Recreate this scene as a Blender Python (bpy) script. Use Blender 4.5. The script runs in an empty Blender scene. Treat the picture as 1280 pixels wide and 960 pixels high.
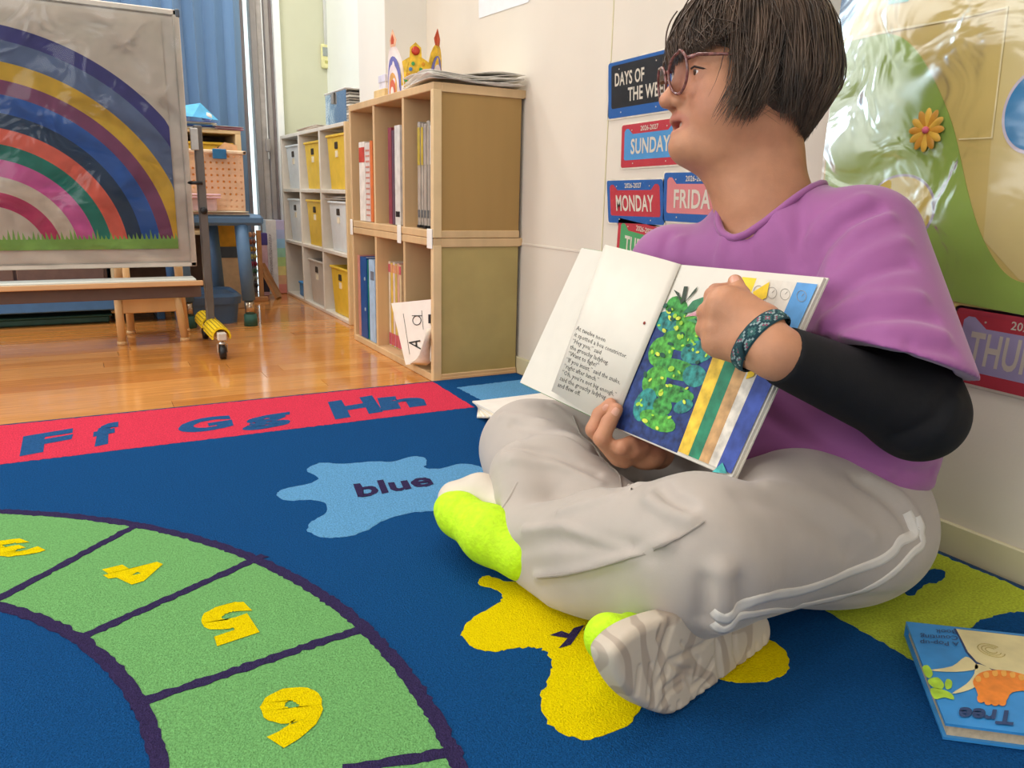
import bpy, bmesh, math, random
import numpy as np
from mathutils import Vector, Matrix
from mathutils.bvhtree import BVHTree

# ------------------------------------------------------------------ camera, world, lights, exposure
SC = bpy.context.scene
COL = SC.collection
CAM_H = 0.545
F_PX = 970.0
PITCH, ROLL, YAW = math.radians(13.69), math.radians(-1.34), math.radians(29.2)
cF = np.array([math.sin(YAW)*math.cos(PITCH), math.cos(YAW)*math.cos(PITCH), -math.sin(PITCH)])
_r = np.array([math.cos(YAW), -math.sin(YAW), 0.0]); _d = np.cross(cF, _r)
cR = math.cos(ROLL)*_r + math.sin(ROLL)*_d
cD = -math.sin(ROLL)*_r + math.cos(ROLL)*_d
cC = np.array([0.0, 0.0, CAM_H])
cam_data = bpy.data.cameras.new('camera'); cam = bpy.data.objects.new('camera', cam_data); COL.objects.link(cam)
cam_data.sensor_width = 36.0; cam_data.lens = F_PX*36.0/1280.0; cam_data.clip_start = 0.02; cam_data.clip_end = 60
cam.matrix_world = Matrix(((cR[0], -cD[0], -cF[0], 0), (cR[1], -cD[1], -cF[1], 0), (cR[2], -cD[2], -cF[2], CAM_H), (0, 0, 0, 1)))
SC.camera = cam

world = bpy.data.worlds.new('daylight'); SC.world = world; world.use_nodes = True
_bg = world.node_tree.nodes['Background']; _bg.inputs[0].default_value = (0.80, 0.90, 1.0, 1); _bg.inputs[1].default_value = 3.0

def area_light(name, loc, target, sx, sy, energy, color):
    l = bpy.data.lights.new(name, 'AREA'); l.shape = 'RECTANGLE'; l.size = sx; l.size_y = sy; l.energy = energy; l.color = color
    o = bpy.data.objects.new(name, l); COL.objects.link(o); o.location = loc
    o.rotation_euler = (Vector(target)-Vector(loc)).to_track_quat('-Z', 'Y').to_euler()
    return o
# daylight through the long window wall on the left (X = -3.0) and a window behind the camera, plus ceiling panels
area_light('window_light', (-2.92, 1.6, 1.45), (1.0, 1.6, 0.9), 4.6, 1.9, 82, (0.93, 0.97, 1.0))
area_light('window_light', (-1.0, -2.9, 1.5), (-0.6, 0.0, 1.0), 2.2, 1.6, 38, (0.95, 0.98, 1.0))
for _x, _y, _e in ((-1.2, 0.2, 12), (0.35, 1.1, 12), (-0.9, 2.6, 22), (0.45, 3.4, 22)):
    area_light('ceiling_light', (_x, _y, 2.52), (_x, _y, 0), 1.1, 0.3, _e, (1.0, 0.96, 0.90))
SC.view_settings.view_transform = 'Standard'; SC.view_settings.look = 'None'
SC.view_settings.exposure = 0.07; SC.view_settings.gamma = 1.0; SC.view_settings.use_curve_mapping = False
SC.cycles.use_denoising = True
SC.cycles.max_bounces = 8; SC.cycles.transparent_max_bounces = 12
SC.cycles.caustics_reflective = False; SC.cycles.caustics_refractive = False

# ------------------------------------------------------------------ measuring: where a sight line meets a plane of the room
def ray(px, py): return cF + cR*((px-640.0)/F_PX) + cD*((py-480.0)/F_PX)
def at(px, py, depth): return cC + ray(px, py)*depth
def onz(px, py, z=0.0): v = ray(px, py); return cC + v*((z-CAM_H)/v[2])
def onx(px, py, x): v = ray(px, py); return cC + v*(x/v[0])
def ony(px, py, y): v = ray(px, py); return cC + v*(y/v[1])
def onplane(px, py, p0, n):
    v = ray(px, py); return cC + v*(np.dot(np.asarray(p0)-cC, n)/np.dot(v, n))

# ------------------------------------------------------------------ materials
def lin(h):
    if isinstance(h, str):
        h = h.lstrip('#'); c = [int(h[i:i+2], 16)/255 for i in (0, 2, 4)]
    else: c = [v/255 for v in h]
    return tuple(v/12.92 if v <= 0.04045 else ((v+0.055)/1.055)**2.4 for v in c) + (1.0,)
_mats = {}
def mat(name, col, rough=0.6, var=0.06, scale=30.0, bump=0.0, bscale=None, metal=0.0, spec=0.4, sheen=0.0, coat=0.0, stretch=None, sss=0.0, trans=0.0):
    """principled material whose colour varies a little by a noise texture, with optional fine relief"""
    if name in _mats: return _mats[name]
    m = bpy.data.materials.new(name); m.use_nodes = True; nt = m.node_tree; b = nt.nodes['Principled BSDF']
    c = lin(col) if not (isinstance(col, tuple) and len(col) == 4) else col
    b.inputs['Roughness'].default_value = rough; b.inputs['Metallic'].default_value = metal
    b.inputs['Specular IOR Level'].default_value = spec
    if sheen: b.inputs['Sheen Weight'].default_value = sheen; b.inputs['Sheen Roughness'].default_value = 0.5
    if coat: b.inputs['Coat Weight'].default_value = coat; b.inputs['Coat Roughness'].default_value = 0.08
    if sss: b.inputs['Subsurface Weight'].default_value = sss; b.inputs['Subsurface Radius'].default_value = (0.012, 0.005, 0.003); b.inputs['Subsurface Scale'].default_value = 0.6
    if trans: b.inputs['Transmission Weight'].default_value = trans
    tc = nt.nodes.new('ShaderNodeTexCoord'); vec = tc.outputs['Object']
    if stretch:
        mp = nt.nodes.new('ShaderNodeMapping'); mp.inputs['Scale'].default_value = stretch; nt.links.new(vec, mp.inputs[0]); vec = mp.outputs[0]
    n = nt.nodes.new('ShaderNodeTexNoise'); n.inputs['Scale'].default_value = scale; n.inputs['Detail'].default_value = 4; nt.links.new(vec, n.inputs[0])
    rp = nt.nodes.new('ShaderNodeValToRGB'); lo = [max(0, v*(1-var*2.2)) for v in c[:3]]; hi = [min(1, v*(1+var*2.2)) for v in c[:3]]
    rp.color_ramp.elements[0].position = 0.3; rp.color_ramp.elements[1].position = 0.7
    rp.color_ramp.elements[0].color = (*lo, 1); rp.color_ramp.elements[1].color = (*hi, 1)
    nt.links.new(n.outputs[0], rp.inputs[0]); nt.links.new(rp.outputs[0], b.inputs['Base Color'])
    if bump:
        n2 = nt.nodes.new('ShaderNodeTexNoise'); n2.inputs['Scale'].default_value = bscale or scale; n2.inputs['Detail'].default_value = 3; nt.links.new(vec, n2.inputs[0])
        bp = nt.nodes.new('ShaderNodeBump'); bp.inputs['Strength'].default_value = min(1, bump); bp.inputs['Distance'].default_value = 0.004
        nt.links.new(n2.outputs[0], bp.inputs['Height']); nt.links.new(bp.outputs[0], b.inputs['Normal'])
    _mats[name] = m; return m
def film_mat(name, tint, amount, rough=0.06, bump=0.25, bscale=9.0, haze=0.0):
    """clear plastic film: mostly see-through, glossy and crinkled"""
    if name in _mats: return _mats[name]
    m = bpy.data.materials.new(name); m.use_nodes = True; nt = m.node_tree; nt.nodes.clear()
    out = nt.nodes.new('ShaderNodeOutputMaterial'); tr = nt.nodes.new('ShaderNodeBsdfTransparent'); gl = nt.nodes.new('ShaderNodeBsdfGlossy')
    tr.inputs[0].default_value = (*tint, 1); gl.inputs['Roughness'].default_value = rough; gl.inputs[0].default_value = (1, 1, 1, 1)
    mx = nt.nodes.new('ShaderNodeMixShader'); fr = nt.nodes.new('ShaderNodeLayerWeight'); fr.inputs[0].default_value = amount
    tc = nt.nodes.new('ShaderNodeTexCoord'); n = nt.nodes.new('ShaderNodeTexNoise'); n.inputs['Scale'].default_value = bscale; n.inputs['Detail'].default_value = 2.5; n.inputs['Distortion'].default_value = 0.8
    nt.links.new(tc.outputs['Object'], n.inputs[0]); bp = nt.nodes.new('ShaderNodeBump'); bp.inputs['Strength'].default_value = bump; bp.inputs['Distance'].default_value = 0.02
    nt.links.new(n.outputs[0], bp.inputs['Height']); nt.links.new(bp.outputs[0], gl.inputs['Normal']); nt.links.new(bp.outputs[0], fr.inputs['Normal'])
    nt.links.new(fr.outputs['Fresnel'], mx.inputs[0]); nt.links.new(tr.outputs[0], mx.inputs[1]); nt.links.new(gl.outputs[0], mx.inputs[2]); nt.links.new(mx.outputs[0], out.inputs[0])
    if haze:   # a cloudy film scatters a little white light
        df = nt.nodes.new('ShaderNodeBsdfDiffuse'); df.inputs[0].default_value = (.9, .9, .9, 1); m2 = nt.nodes.new('ShaderNodeMixShader'); m2.inputs[0].default_value = haze
        nt.links.new(mx.outputs[0], m2.inputs[1]); nt.links.new(df.outputs[0], m2.inputs[2]); nt.links.new(m2.outputs[0], out.inputs[0])
    _mats[name] = m; return m

# ------------------------------------------------------------------ objects
def tag(o, label=None, cat=None, group=None, kind=None):
    if label: o['label'] = label
    if cat: o['category'] = cat
    if group: o['group'] = group
    if kind: o['kind'] = kind
    return o
def empty(name, loc, label=None, cat=None, group=None):
    o = bpy.data.objects.new(name, None); o.empty_display_size = 0.05; COL.objects.link(o); o.location = loc
    return tag(o, label, cat, group)
def link(name, me, m=None, parent=None, smooth=False):
    o = bpy.data.objects.new(name, me); COL.objects.link(o)
    for mm in (m if isinstance(m, (list, tuple)) else [m]):
        if mm is not None and len(me.materials) < 8: me.materials.append(mm)
    if smooth: me.polygons.foreach_set('use_smooth', [True]*len(me.polygons))
    if parent is not None:
        o.parent = parent
        pw = world_of(parent); o.matrix_parent_inverse = pw.inverted()
    return o
def world_of(o):
    M = o.matrix_basis.copy()
    if o.parent is not None: M = world_of(o.parent) @ o.matrix_parent_inverse @ M
    return M
def mesh(name, V, Fc, m=None, parent=None, smooth=False):
    me = bpy.data.meshes.new(name); me.from_pydata([tuple(map(float, v)) for v in V], [], [tuple(f) for f in Fc]); me.update()
    return link(name, me, m, parent, smooth)
class MB:
    def __init__(s): s.V = []; s.F = []
    def add(s, V, Fc):
        k = len(s.V); s.V += [np.asarray(v, float) for v in V]; s.F += [tuple(i+k for i in f) for f in Fc]; return s
    def box(s, a, b, ch=0.0):
        x0, y0, z0 = a; x1, y1, z1 = b
        return s.obox(((x0+x1)/2, (y0+y1)/2, (z0+z1)/2), (1, 0, 0), (0, 1, 0), (0, 0, 1), abs(x1-x0)/2, abs(y1-y0)/2, abs(z1-z0)/2, ch)
    def obox(s, c, u, v, w, hu, hv, hw, ch=0.0):
        """oriented box with chamfered edges"""
        c, u, v, w = (np.asarray(t, float) for t in (c, u, v, w)); ch = min(ch, hu*0.9, hv*0.9, hw*0.9)
        if ch <= 0:
            P = [c+u*hu*i+v*hv*j+w*hw*k for k in (-1, 1) for j in (-1, 1) for i in (-1, 1)]
            return s.add(P, [(0, 2, 3, 1), (4, 5, 7, 6), (0, 1, 5, 4), (2, 6, 7, 3), (0, 4, 6, 2), (1, 3, 7, 5)])
        P = []; idx = {}
        for k in (-1, 1):
            for j in (-1, 1):
                for i in (-1, 1):
                    for ax in range(3):
                        h = [hu-ch, hv-ch, hw-ch]; h[ax] = (hu, hv, hw)[ax]
                        idx[(i, j, k, ax)] = len(P); P.append(c+u*h[0]*i+v*h[1]*j+w*h[2]*k)
        Fc = []
        sg = (-1, 1)
        for ax in range(3):
            o1, o2 = [(1, 2), (2, 0), (0, 1)][ax]
            for t in sg:
                q = []
                for a_, b_ in ((-1, -1), (1, -1), (1, 1), (-1, 1)):
                    e = [0, 0, 0]; e[ax] = t; e[o1] = a_; e[o2] = b_; q.append(idx[(*e, ax)])
                Fc.append(tuple(q if t > 0 else q[::-1]))
        for ax in range(3):
            o1, o2 = [(1, 2), (2, 0), (0, 1)][ax]
            for a_ in sg:
                for b_ in sg:
                    e0 = [0, 0, 0]; e0[ax] = -1; e0[o1] = a_; e0[o2] = b_; e1 = list(e0); e1[ax] = 1
                    q = [idx[(*e0, o1)], idx[(*e1, o1)], idx[(*e1, o2)], idx[(*e0, o2)]]
                    Fc.append(tuple(q if a_*b_ < 0 else q[::-1]))
        for i in sg:
            for j in sg:
                for k in sg:
                    q = [idx[(i, j, k, 0)], idx[(i, j, k, 1)], idx[(i, j, k, 2)]]
                    Fc.append(tuple(q if i*j*k > 0 else q[::-1]))
        return s.add(P, Fc)
    def tube(s, pts, r, n=10, cap=True, sq=1.0):
        pts = [np.asarray(p, float) for p in pts]; rs = r if hasattr(r, '__len__') else [r]*len(pts)
        T = [pts[min(i+1, len(pts)-1)]-pts[max(i-1, 0)] for i in range(len(pts))]; T = [t/(np.linalg.norm(t)+1e-12) for t in T]
        a = np.array([0, 0, 1.0]) if abs(T[0][2]) < 0.9 else np.array([1.0, 0, 0])
        N = np.cross(T[0], a); N /= np.linalg.norm(N); P = []
        for p, t, rr in zip(pts, T, rs):
            N = N-t*np.dot(N, t); N /= np.linalg.norm(N); B = np.cross(t, N)
            P += [p+rr*(math.cos(2*math.pi*k/n)*N*sq+math.sin(2*math.pi*k/n)*B) for k in range(n)]
        Fc = [(i*n+k, i*n+(k+1) % n, (i+1)*n+(k+1) % n, (i+1)*n+k) for i in range(len(pts)-1) for k in range(n)]
        if cap: Fc += [tuple(range(n-1, -1, -1)), tuple(range((len(pts)-1)*n, len(pts)*n))]
        return s.add(P, Fc)
    def lathe(s, prof, c, axis=(0, 0, 1), n=24):
        """prof: (radius, height) along axis from c"""
        ax = np.asarray(axis, float); ax /= np.linalg.norm(ax); a = np.array([1.0, 0, 0]) if abs(ax[0]) < 0.9 else np.array([0, 1.0, 0])
        N = np.cross(ax, a); N /= np.linalg.norm(N); B = np.cross(ax, N); c = np.asarray(c, float); P = []
        for r, h in prof: P += [c+ax*h+max(r, 1e-5)*(math.cos(2*math.pi*k/n)*N+math.sin(2*math.pi*k/n)*B) for k in range(n)]
        L = len(prof); Fc = [(i*n+k, i*n+(k+1) % n, (i+1)*n+(k+1) % n, (i+1)*n+k) for i in range(L-1) for k in range(n)]
        Fc += [tuple(range(n-1, -1, -1)), tuple(range((L-1)*n, L*n))]
        return s.add(P, Fc)
    def prism(s, poly, o, u, v, w, t):
        """2D outline extruded from plane (o; u, v) along w by t"""
        o, u, v, w = (np.asarray(q, float) for q in (o, u, v, w)); n = len(poly)
        A = [o+u*p[0]+v*p[1] for p in poly]; Bq = [p+w*t for p in A]
        ar = sum(poly[i][0]*poly[(i+1) % n][1]-poly[(i+1) % n][0]*poly[i][1] for i in range(n))
        if (ar > 0) != (np.dot(np.cross(u, v), w)*t > 0): A.reverse(); Bq.reverse()
        return s.add(A+Bq, [tuple(range(n-1, -1, -1)), tuple(range(n, 2*n))]+[(i, (i+1) % n, n+(i+1) % n, n+i) for i in range(n)])
    def build(s, name, m, parent=None, smooth=False): return mesh(name, s.V, s.F, m, parent, smooth)
def bx(name, a, b, m, parent=None, ch=0.002): return MB().box(a, b, ch).build(name, m, parent)
def smooth_closed(pts, n=6, jitter=0.0, rng=None):
    P = np.asarray(pts, float); N = len(P); out = []
    for i in range(N):
        p0, p1, p2, p3 = P[i-1], P[i], P[(i+1) % N], P[(i+2) % N]
        for k in range(n):
            t = k/n; out.append(0.5*((2*p1)+(p2-p0)*t+(2*p0-5*p1+4*p2-p3)*t*t+(3*p1-p0-3*p2+p3)*t**3))
    out = np.array(out)
    if jitter: out[:, :2] += (rng or np.random.default_rng(1)).normal(0, jitter, (len(out), 2))
    return out
def smooth_open(pts, n=6):
    P = [np.asarray(p, float) for p in pts]; P = [2*P[0]-P[1]]+P+[2*P[-1]-P[-2]]; out = []
    for i in range(1, len(P)-2):
        p0, p1, p2, p3 = P[i-1:i+3]
        for k in range(n):
            t = k/n; out.append(0.5*((2*p1)+(p2-p0)*t+(2*p0-5*p1+4*p2-p3)*t*t+(3*p1-p0-3*p2+p3)*t**3))
    out.append(P[-2]); return out
def densify(poly, step):
    out = []; n = len(poly)
    for i in range(n):
        a, b = np.asarray(poly[i], float), np.asarray(poly[(i+1) % n], float); k = max(1, int(np.linalg.norm(b-a)/step))
        out += [a+(b-a)*j/k for j in range(k)]
    return out
_txt = {}
def text_verts(body, bold=0.0, res=3, spacing=1.0, shear=0.0):
    key = (body, bold, res, spacing)
    if key not in _txt:
        cu = bpy.data.curves.new('lettering', 'FONT'); cu.body = body; cu.offset = bold; cu.resolution_u = res; cu.space_character = spacing; cu.fill_mode = 'FRONT'; cu.space_line = 1.0
        o = bpy.data.objects.new('lettering', cu); COL.objects.link(o); dg = bpy.context.evaluated_depsgraph_get(); dg.update()
        me = bpy.data.meshes.new_from_object(o.evaluated_get(dg)); V = np.array([v.co[:2] for v in me.vertices]).reshape(-1, 2); Fc = [tuple(p.vertices) for p in me.polygons]
        bpy.data.objects.remove(o); bpy.data.curves.remove(cu); bpy.data.meshes.remove(me); _txt[key] = (V, Fc)
    return _txt[key]
def text_on(name, body, o, u, v, m, parent=None, bold=0.0, lift=0.0006, res=3, spacing=1.0, box=None):
    """flat lettering: the box of the glyphs spans from o by vectors u (its full width) and v (its full height)"""
    V, Fc = text_verts(body, bold, res, spacing); lo, hi = V.min(0), V.max(0)
    if box: lo = np.array([lo[0], box[0]]); hi = np.array([hi[0], box[1]])
    o, u, v = (np.asarray(q, float) for q in (o, u, v)); w = np.cross(u, v); w /= np.linalg.norm(w); S = (V-lo)/(hi-lo)
    return mesh(name, [o+u*a+v*b+w*lift for a, b in S], Fc, m, parent)
# ------------------------------------------------------------------ soft bodies: rounded shapes blended into one continuous surface
def nrm(v): v = np.asarray(v, float); return v/np.linalg.norm(v)
def seg_d(P, a, b):
    a = np.asarray(a, np.float32); b = np.asarray(b, np.float32); ab = b-a; L = float(ab @ ab)+1e-12
    t = np.clip(((P-a) @ ab)/L, 0, 1); q = P-a-t[:, None]*ab
    return np.sqrt(np.einsum('ij,ij->i', q, q)), t
class Soft:
    def __init__(s): s.ops = []
    def cone(s, a, b, ra, rb, k=0.02, sub=False):
        def f(P, a=a, b=b, ra=ra, rb=rb):
            d, t = seg_d(P, a, b); return d-(ra+t*(rb-ra))
        s.ops.append(('sub' if sub else 'add', f, k)); return s
    def chain(s, pts, rs, k=0.02, kk=None, sub=False):
        rs = rs if hasattr(rs, '__len__') else [rs]*len(pts)
        def f(P, pts=pts, rs=rs):
            out = None
            for i in range(len(pts)-1):
                d, t = seg_d(P, pts[i], pts[i+1]); d = d-(rs[i]+t*(rs[i+1]-rs[i]))
                if out is None: out = d
                elif kk: h = np.clip(.5+.5*(d-out)/kk, 0, 1); out = d*(1-h)+out*h-kk*h*(1-h)
                else: out = np.minimum(out, d)
            return out
        s.ops.append(('sub' if sub else 'add', f, k)); return s
    def ell(s, c, r, k=0.02, axes=None, sub=False):
        A = np.eye(3) if axes is None else np.array([nrm(x) for x in axes]); c = np.asarray(c, float); r = np.asarray(r, float)
        M = A.astype(np.float32)
        def f(P, c=c.astype(np.float32), r=r.astype(np.float32)):
            q = (P-c) @ M.T; a = q/r; b = a/r; k0 = np.sqrt(np.einsum('ij,ij->i', a, a)); k1 = np.sqrt(np.einsum('ij,ij->i', b, b))+1e-9
            return k0*(k0-1)/k1
        s.ops.append(('sub' if sub else 'add', f, k)); return s
    def rbox(s, c, h, axes, rr, k=0.02, sub=False):
        M = np.array([nrm(x) for x in axes], np.float32); c = np.asarray(c, np.float32); h = np.asarray(h, np.float32)-rr
        def f(P):
            q = np.abs((P-c) @ M.T)-h; return np.linalg.norm(np.maximum(q, 0), axis=1)+np.minimum(q.max(1), 0)-rr
        s.ops.append(('sub' if sub else 'add', f, k)); return s
    def cut(s, p, n, k=0.004, near=None):
        """keep only the side of the plane away from n; with near=(centre, radius) the cut acts within that ball only"""
        p = np.asarray(p, np.float32); n = nrm(n).astype(np.float32)
        def f(P):
            d = -((P-p) @ n)
            if near is not None: d = np.maximum(d, np.linalg.norm(P-np.asarray(near[0], np.float32), axis=1)-near[1])
            return d
        s.ops.append(('sub', f, k)); return s
    def carve(s, f, k=0.004): s.ops.append(('sub', f, k)); return s
    def stroke(s, pts, amp, w):
        """raise (amp > 0) or press in (amp < 0) a soft ridge along a line of points"""
        pts = [np.asarray(p, float) for p in pts]
        def f(P):
            out = None
            for i in range(max(1, len(pts)-1)):
                d, t = seg_d(P, pts[i], pts[min(i+1, len(pts)-1)]); out = d if out is None else np.minimum(out, d)
            return out
        s.ops.append(('stroke', f, (amp, w))); return s
    def __call__(s, P):
        P = np.asarray(P, np.float32); D = None
        for kind, f, k in s.ops: D = s._op(D, kind, f(P), k)
        return D
    @staticmethod
    def _op(D, kind, v, k):
        if kind == 'stroke': return D-np.float32(k[0])*np.exp(-(v*v)/(2*k[1]*k[1]))
        if D is None: return v.astype(np.float32)
        if kind == 'add': h = np.clip(.5+.5*(v-D)/k, 0, 1); return v*(1-h)+D*h-k*h*(1-h)
        h = np.clip(.5-.5*(D+v)/k, 0, 1); return D*(1-h)-v*h+k*h*(1-h)
    def trace(s, px, py, d0=0.5, d1=2.2):
        """the point of the surface that the sight line through a pixel meets"""
        v = ray(px, py); L = np.linalg.norm(v); t = d0
        for _ in range(220):
            d = float(s(np.array([cC+v*t]))[0])
            if d < 0.0005: return cC+v*t
            t += max(d*0.7, 0.0005)/L
            if t > d1: return None
        return cC+v*t
    def crease(s, pix, amp, w, d0=0.5):
        pts = [s.trace(x, y, d0) for x, y in pix]; pts = [p for p in pts if p is not None]
        if len(pts) >= 1: s.stroke(pts if len(pts) > 1 else pts*2, amp, w)
        return s
    def grid(s, lo, hi, h):
        lo = np.asarray(lo, float); B = 8; nb = np.ceil((np.asarray(hi, float)-lo)/(h*B)).astype(int); N = nb*B
        cx = [lo[i]+h*(np.arange(nb[i])*B+(B-1)/2) for i in range(3)]
        G = np.stack(np.meshgrid(*cx, indexing='ij'), -1).reshape(-1, 3).astype(np.float32)
        R = h*B*0.90; D = None; raws = []
        for kind, f, k in s.ops:
            v = f(G); raws.append(v); D = s._op(D, kind, v, k)
        sel = np.where(np.abs(D) < R*1.35+0.012)[0]
        vol = np.repeat(np.repeat(np.repeat(np.where(D.reshape(nb) > 0, 1.0, -1.0).astype(np.float32), B, 0), B, 1), B, 2)
        off = np.stack(np.meshgrid(*[np.arange(B)]*3, indexing='ij'), -1).reshape(-1, 3)
        bi = np.stack(np.unravel_index(sel, nb), -1); I = (bi[:, None, :]*B+off[None]); P = (lo+h*I).astype(np.float32)
        Dv = np.full((len(sel), B**3), 9.0, np.float32); Ds = D[sel]
        for (kind, f, k), v in zip(s.ops, raws):
            v = v[sel]
            if kind == 'stroke': m = v < 3.2*k[1]+R
            elif kind == 'add': m = v < Ds+k*1.2+2.4*R+0.02
            else: m = v < k+2.2*R+0.02
            if not m.any(): continue
            Q = P[m].reshape(-1, 3); w = f(Q)
            cur = Dv[m].reshape(-1); Dv[m] = s._op(cur, kind, w, k).reshape(-1, B**3)
        vol[I[..., 0], I[..., 1], I[..., 2]] = Dv
        return vol, lo
    def surface(s, lo, hi, h):
        vol, lo = s.grid(lo, hi, h); return surface_nets(vol, lo, h)
def surface_nets(vol, lo, h):
    S = vol < 0; n = np.array(vol.shape)-1
    c = np.zeros(n, np.int8)
    for i in (0, 1):
        for j in (0, 1):
            for k in (0, 1): c += S[i:i+n[0], j:j+n[1], k:k+n[2]]
    cells = np.argwhere((c > 0) & (c < 8)); ids = np.full(n, -1, np.int32); ids[tuple(cells.T)] = np.arange(len(cells))
    acc = np.zeros((len(cells), 3)); cnt = np.zeros(len(cells))
    cor = {}
    for i in (0, 1):
        for j in (0, 1):
            for k in (0, 1): cor[i, j, k] = vol[cells[:, 0]+i, cells[:, 1]+j, cells[:, 2]+k]
    for ax in range(3):
        o1, o2 = [x for x in range(3) if x != ax]
        for a in (0, 1):
            for b in (0, 1):
                p = [0, 0, 0]; p[o1] = a; p[o2] = b; q = list(p); q[ax] = 1
                va, vb = cor[tuple(p)], cor[tuple(q)]; m = (va < 0) != (vb < 0); t = va[m]/(va[m]-vb[m])
                e = np.zeros((m.sum(), 3)); e[:] = p; e[:, ax] = t; acc[m] += e; cnt[m] += 1
    V = lo+h*(cells+acc/cnt[:, None]); Fc = []
    for ax in range(3):
        o1, o2 = [(1, 2), (2, 0), (0, 1)][ax]
        sl0 = [slice(1, n[i]) for i in range(3)]; sl0[ax] = slice(0, n[ax]); sl1 = list(sl0); sl1[ax] = slice(1, n[ax]+1)
        A, Bq = S[tuple(sl0)], S[tuple(sl1)]; base = np.array([0 if i == ax else 1 for i in range(3)])
        for m, flip in ((A & ~Bq, False), (~A & Bq, True)):
            e = np.argwhere(m)+base; q = []
            for da, db in ((1, 1), (0, 1), (0, 0), (1, 0)):
                t = e.copy(); t[:, o1] -= da; t[:, o2] -= db; q.append(ids[tuple(t.T)])
            q = np.stack(q if not flip else q[::-1], -1); Fc.append(q)
    Fc = np.concatenate(Fc); return V, Fc
def np_mesh(name, V, Fc, m, parent=None, smooth=True, relax=0):
    V = np.asarray(V, np.float64); Fc = np.asarray(Fc, np.int32)
    for _ in range(relax):
        ii = np.concatenate([Fc.T.ravel(), np.roll(Fc, -1, 1).T.ravel()]); jj = np.concatenate([np.roll(Fc, -1, 1).T.ravel(), Fc.T.ravel()])
        cnt = np.bincount(ii, minlength=len(V)); acc = np.stack([np.bincount(ii, V[jj, c], len(V)) for c in range(3)], 1)
        V = V*0.45+0.55*acc/np.maximum(cnt, 1)[:, None]
    me = bpy.data.meshes.new(name); nf = len(Fc)
    me.vertices.add(len(V)); me.vertices.foreach_set('co', V.astype(np.float32).ravel())
    me.loops.add(nf*4); me.loops.foreach_set('vertex_index', Fc.ravel()); me.polygons.add(nf); me.polygons.foreach_set('loop_start', np.arange(0, nf*4, 4, dtype=np.int32))
    me.update(calc_edges=True); me.validate()
    o = link(name, me, m, parent, smooth); return o, V
def paint(o, name, vals):
    a = o.data.attributes.new(name, 'FLOAT', 'POINT'); a.data.foreach_set('value', np.asarray(vals, np.float32))
# ================================================================== the room
WX = 1.178                      # face of the right-hand wall
YA = 2.80                       # where the pillar stands out of it
XP, YB, YW = 1.019, 3.095, 4.35
XR = 1.257
M_wall = mat('wall_paint', '#ddd3c3', rough=.85, var=.012, scale=5, bump=.06, bscale=240)
M_wall2 = mat('wall_paint_pale', '#ecefe6', rough=.85, var=.01, scale=5)
M_ceil = mat('ceiling_paint', '#efece5', rough=.9, var=.01)
M_trimw = mat('baseboard_cream', '#d6cda8', rough=.6, var=.02, scale=12)
def structure(o): o['kind'] = 'structure'; return o
wall_r = structure(bx('wall_right', (WX, -3.0, 0), (1.40, YA+.02, 2.6), M_wall, None, 0))
seam = MB(); yv = 1.652
seam.obox((WX-.0004, yv, .80), (0, 1, 0), (0, 0, 1), (1, 0, 0), .0016, .80, .0012); seam.build('joint_strip', M_trimw, wall_r)
MB().obox((WX-.0004, (yv+2.06)/2+.1, .402), (0, 1, 0), (0, 0, 1), (1, 0, 0), .33, .0035, .0016, .001).build('joint_strip', M_wall, wall_r)
structure(bx('wall_pillar', (XP, YA, 0), (1.40, YB, 2.6), mat('pillar_paint', '#e6e3da', rough=.85, var=.01, scale=5), None, .002))
structure(bx('wall_recess', (XR, YB-.02, 0), (1.40, YW+.1, 2.6), M_wall2, None, 0))
structure(bx('wall_back', (1.012, YW, 0), (1.40, YW+.12, 2.6), mat('wall_back_paint', '#c9cab0', rough=.85, var=.012, scale=5), None, 0))
structure(bx('wall_back_upper', (-3.1, YW, 2.25), (1.02, YW+.12, 2.6), M_wall2, None, 0))
structure(bx('wall_back_lower', (-3.1, YW, 0), (.80, YW+.12, .30), M_wall2, None, 0))
structure(bx('wall_behind', (-3.1, -3.12, 0), (1.40, -3.0, 2.6), M_wall2, None, 0))
structure(bx('wall_left', (-3.14, -3.1, 0), (-3.02, YW+.12, 2.6), M_wall2, None, 0))
structure(bx('ceiling', (-3.1, -3.1, 2.6), (1.40, YW+.12, 2.7), M_ceil, None, 0))
structure(bx('baseboard_right', (WX-.008, -3.0, 0), (WX, YA, .055), M_trimw, None, .002))
fl = structure(bx('floor', (-3.1, -3.1, -.10), (1.40, YW+.12, -.006), mat('floor_underlay', '#7a4c26', rough=.6), None, 0))
M_pl = [mat('floor_plank_%d' % i, c, rough=.13, var=.07, scale=9, stretch=(.7, 9, 1), spec=.55, coat=.25) for i, c in enumerate(('#cf8a45', '#c9843f', '#d59450', '#c47e3c'))]
_rg = random.Random(4)
for r in range(30):
    y0 = 1.90+r*.083; x0 = -1.75-_rg.random()*.9
    while x0 < 1.25:
        L = 1.2+_rg.random()*.25; x1 = min(x0+L, 1.257)
        if x1-x0 > .1: bx('plank', (x0+.0004, y0+.0004, -.012), (x1-.0004, y0+.0826, 0), M_pl[_rg.randrange(4)], fl, .0006)
        x0 += L
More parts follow.
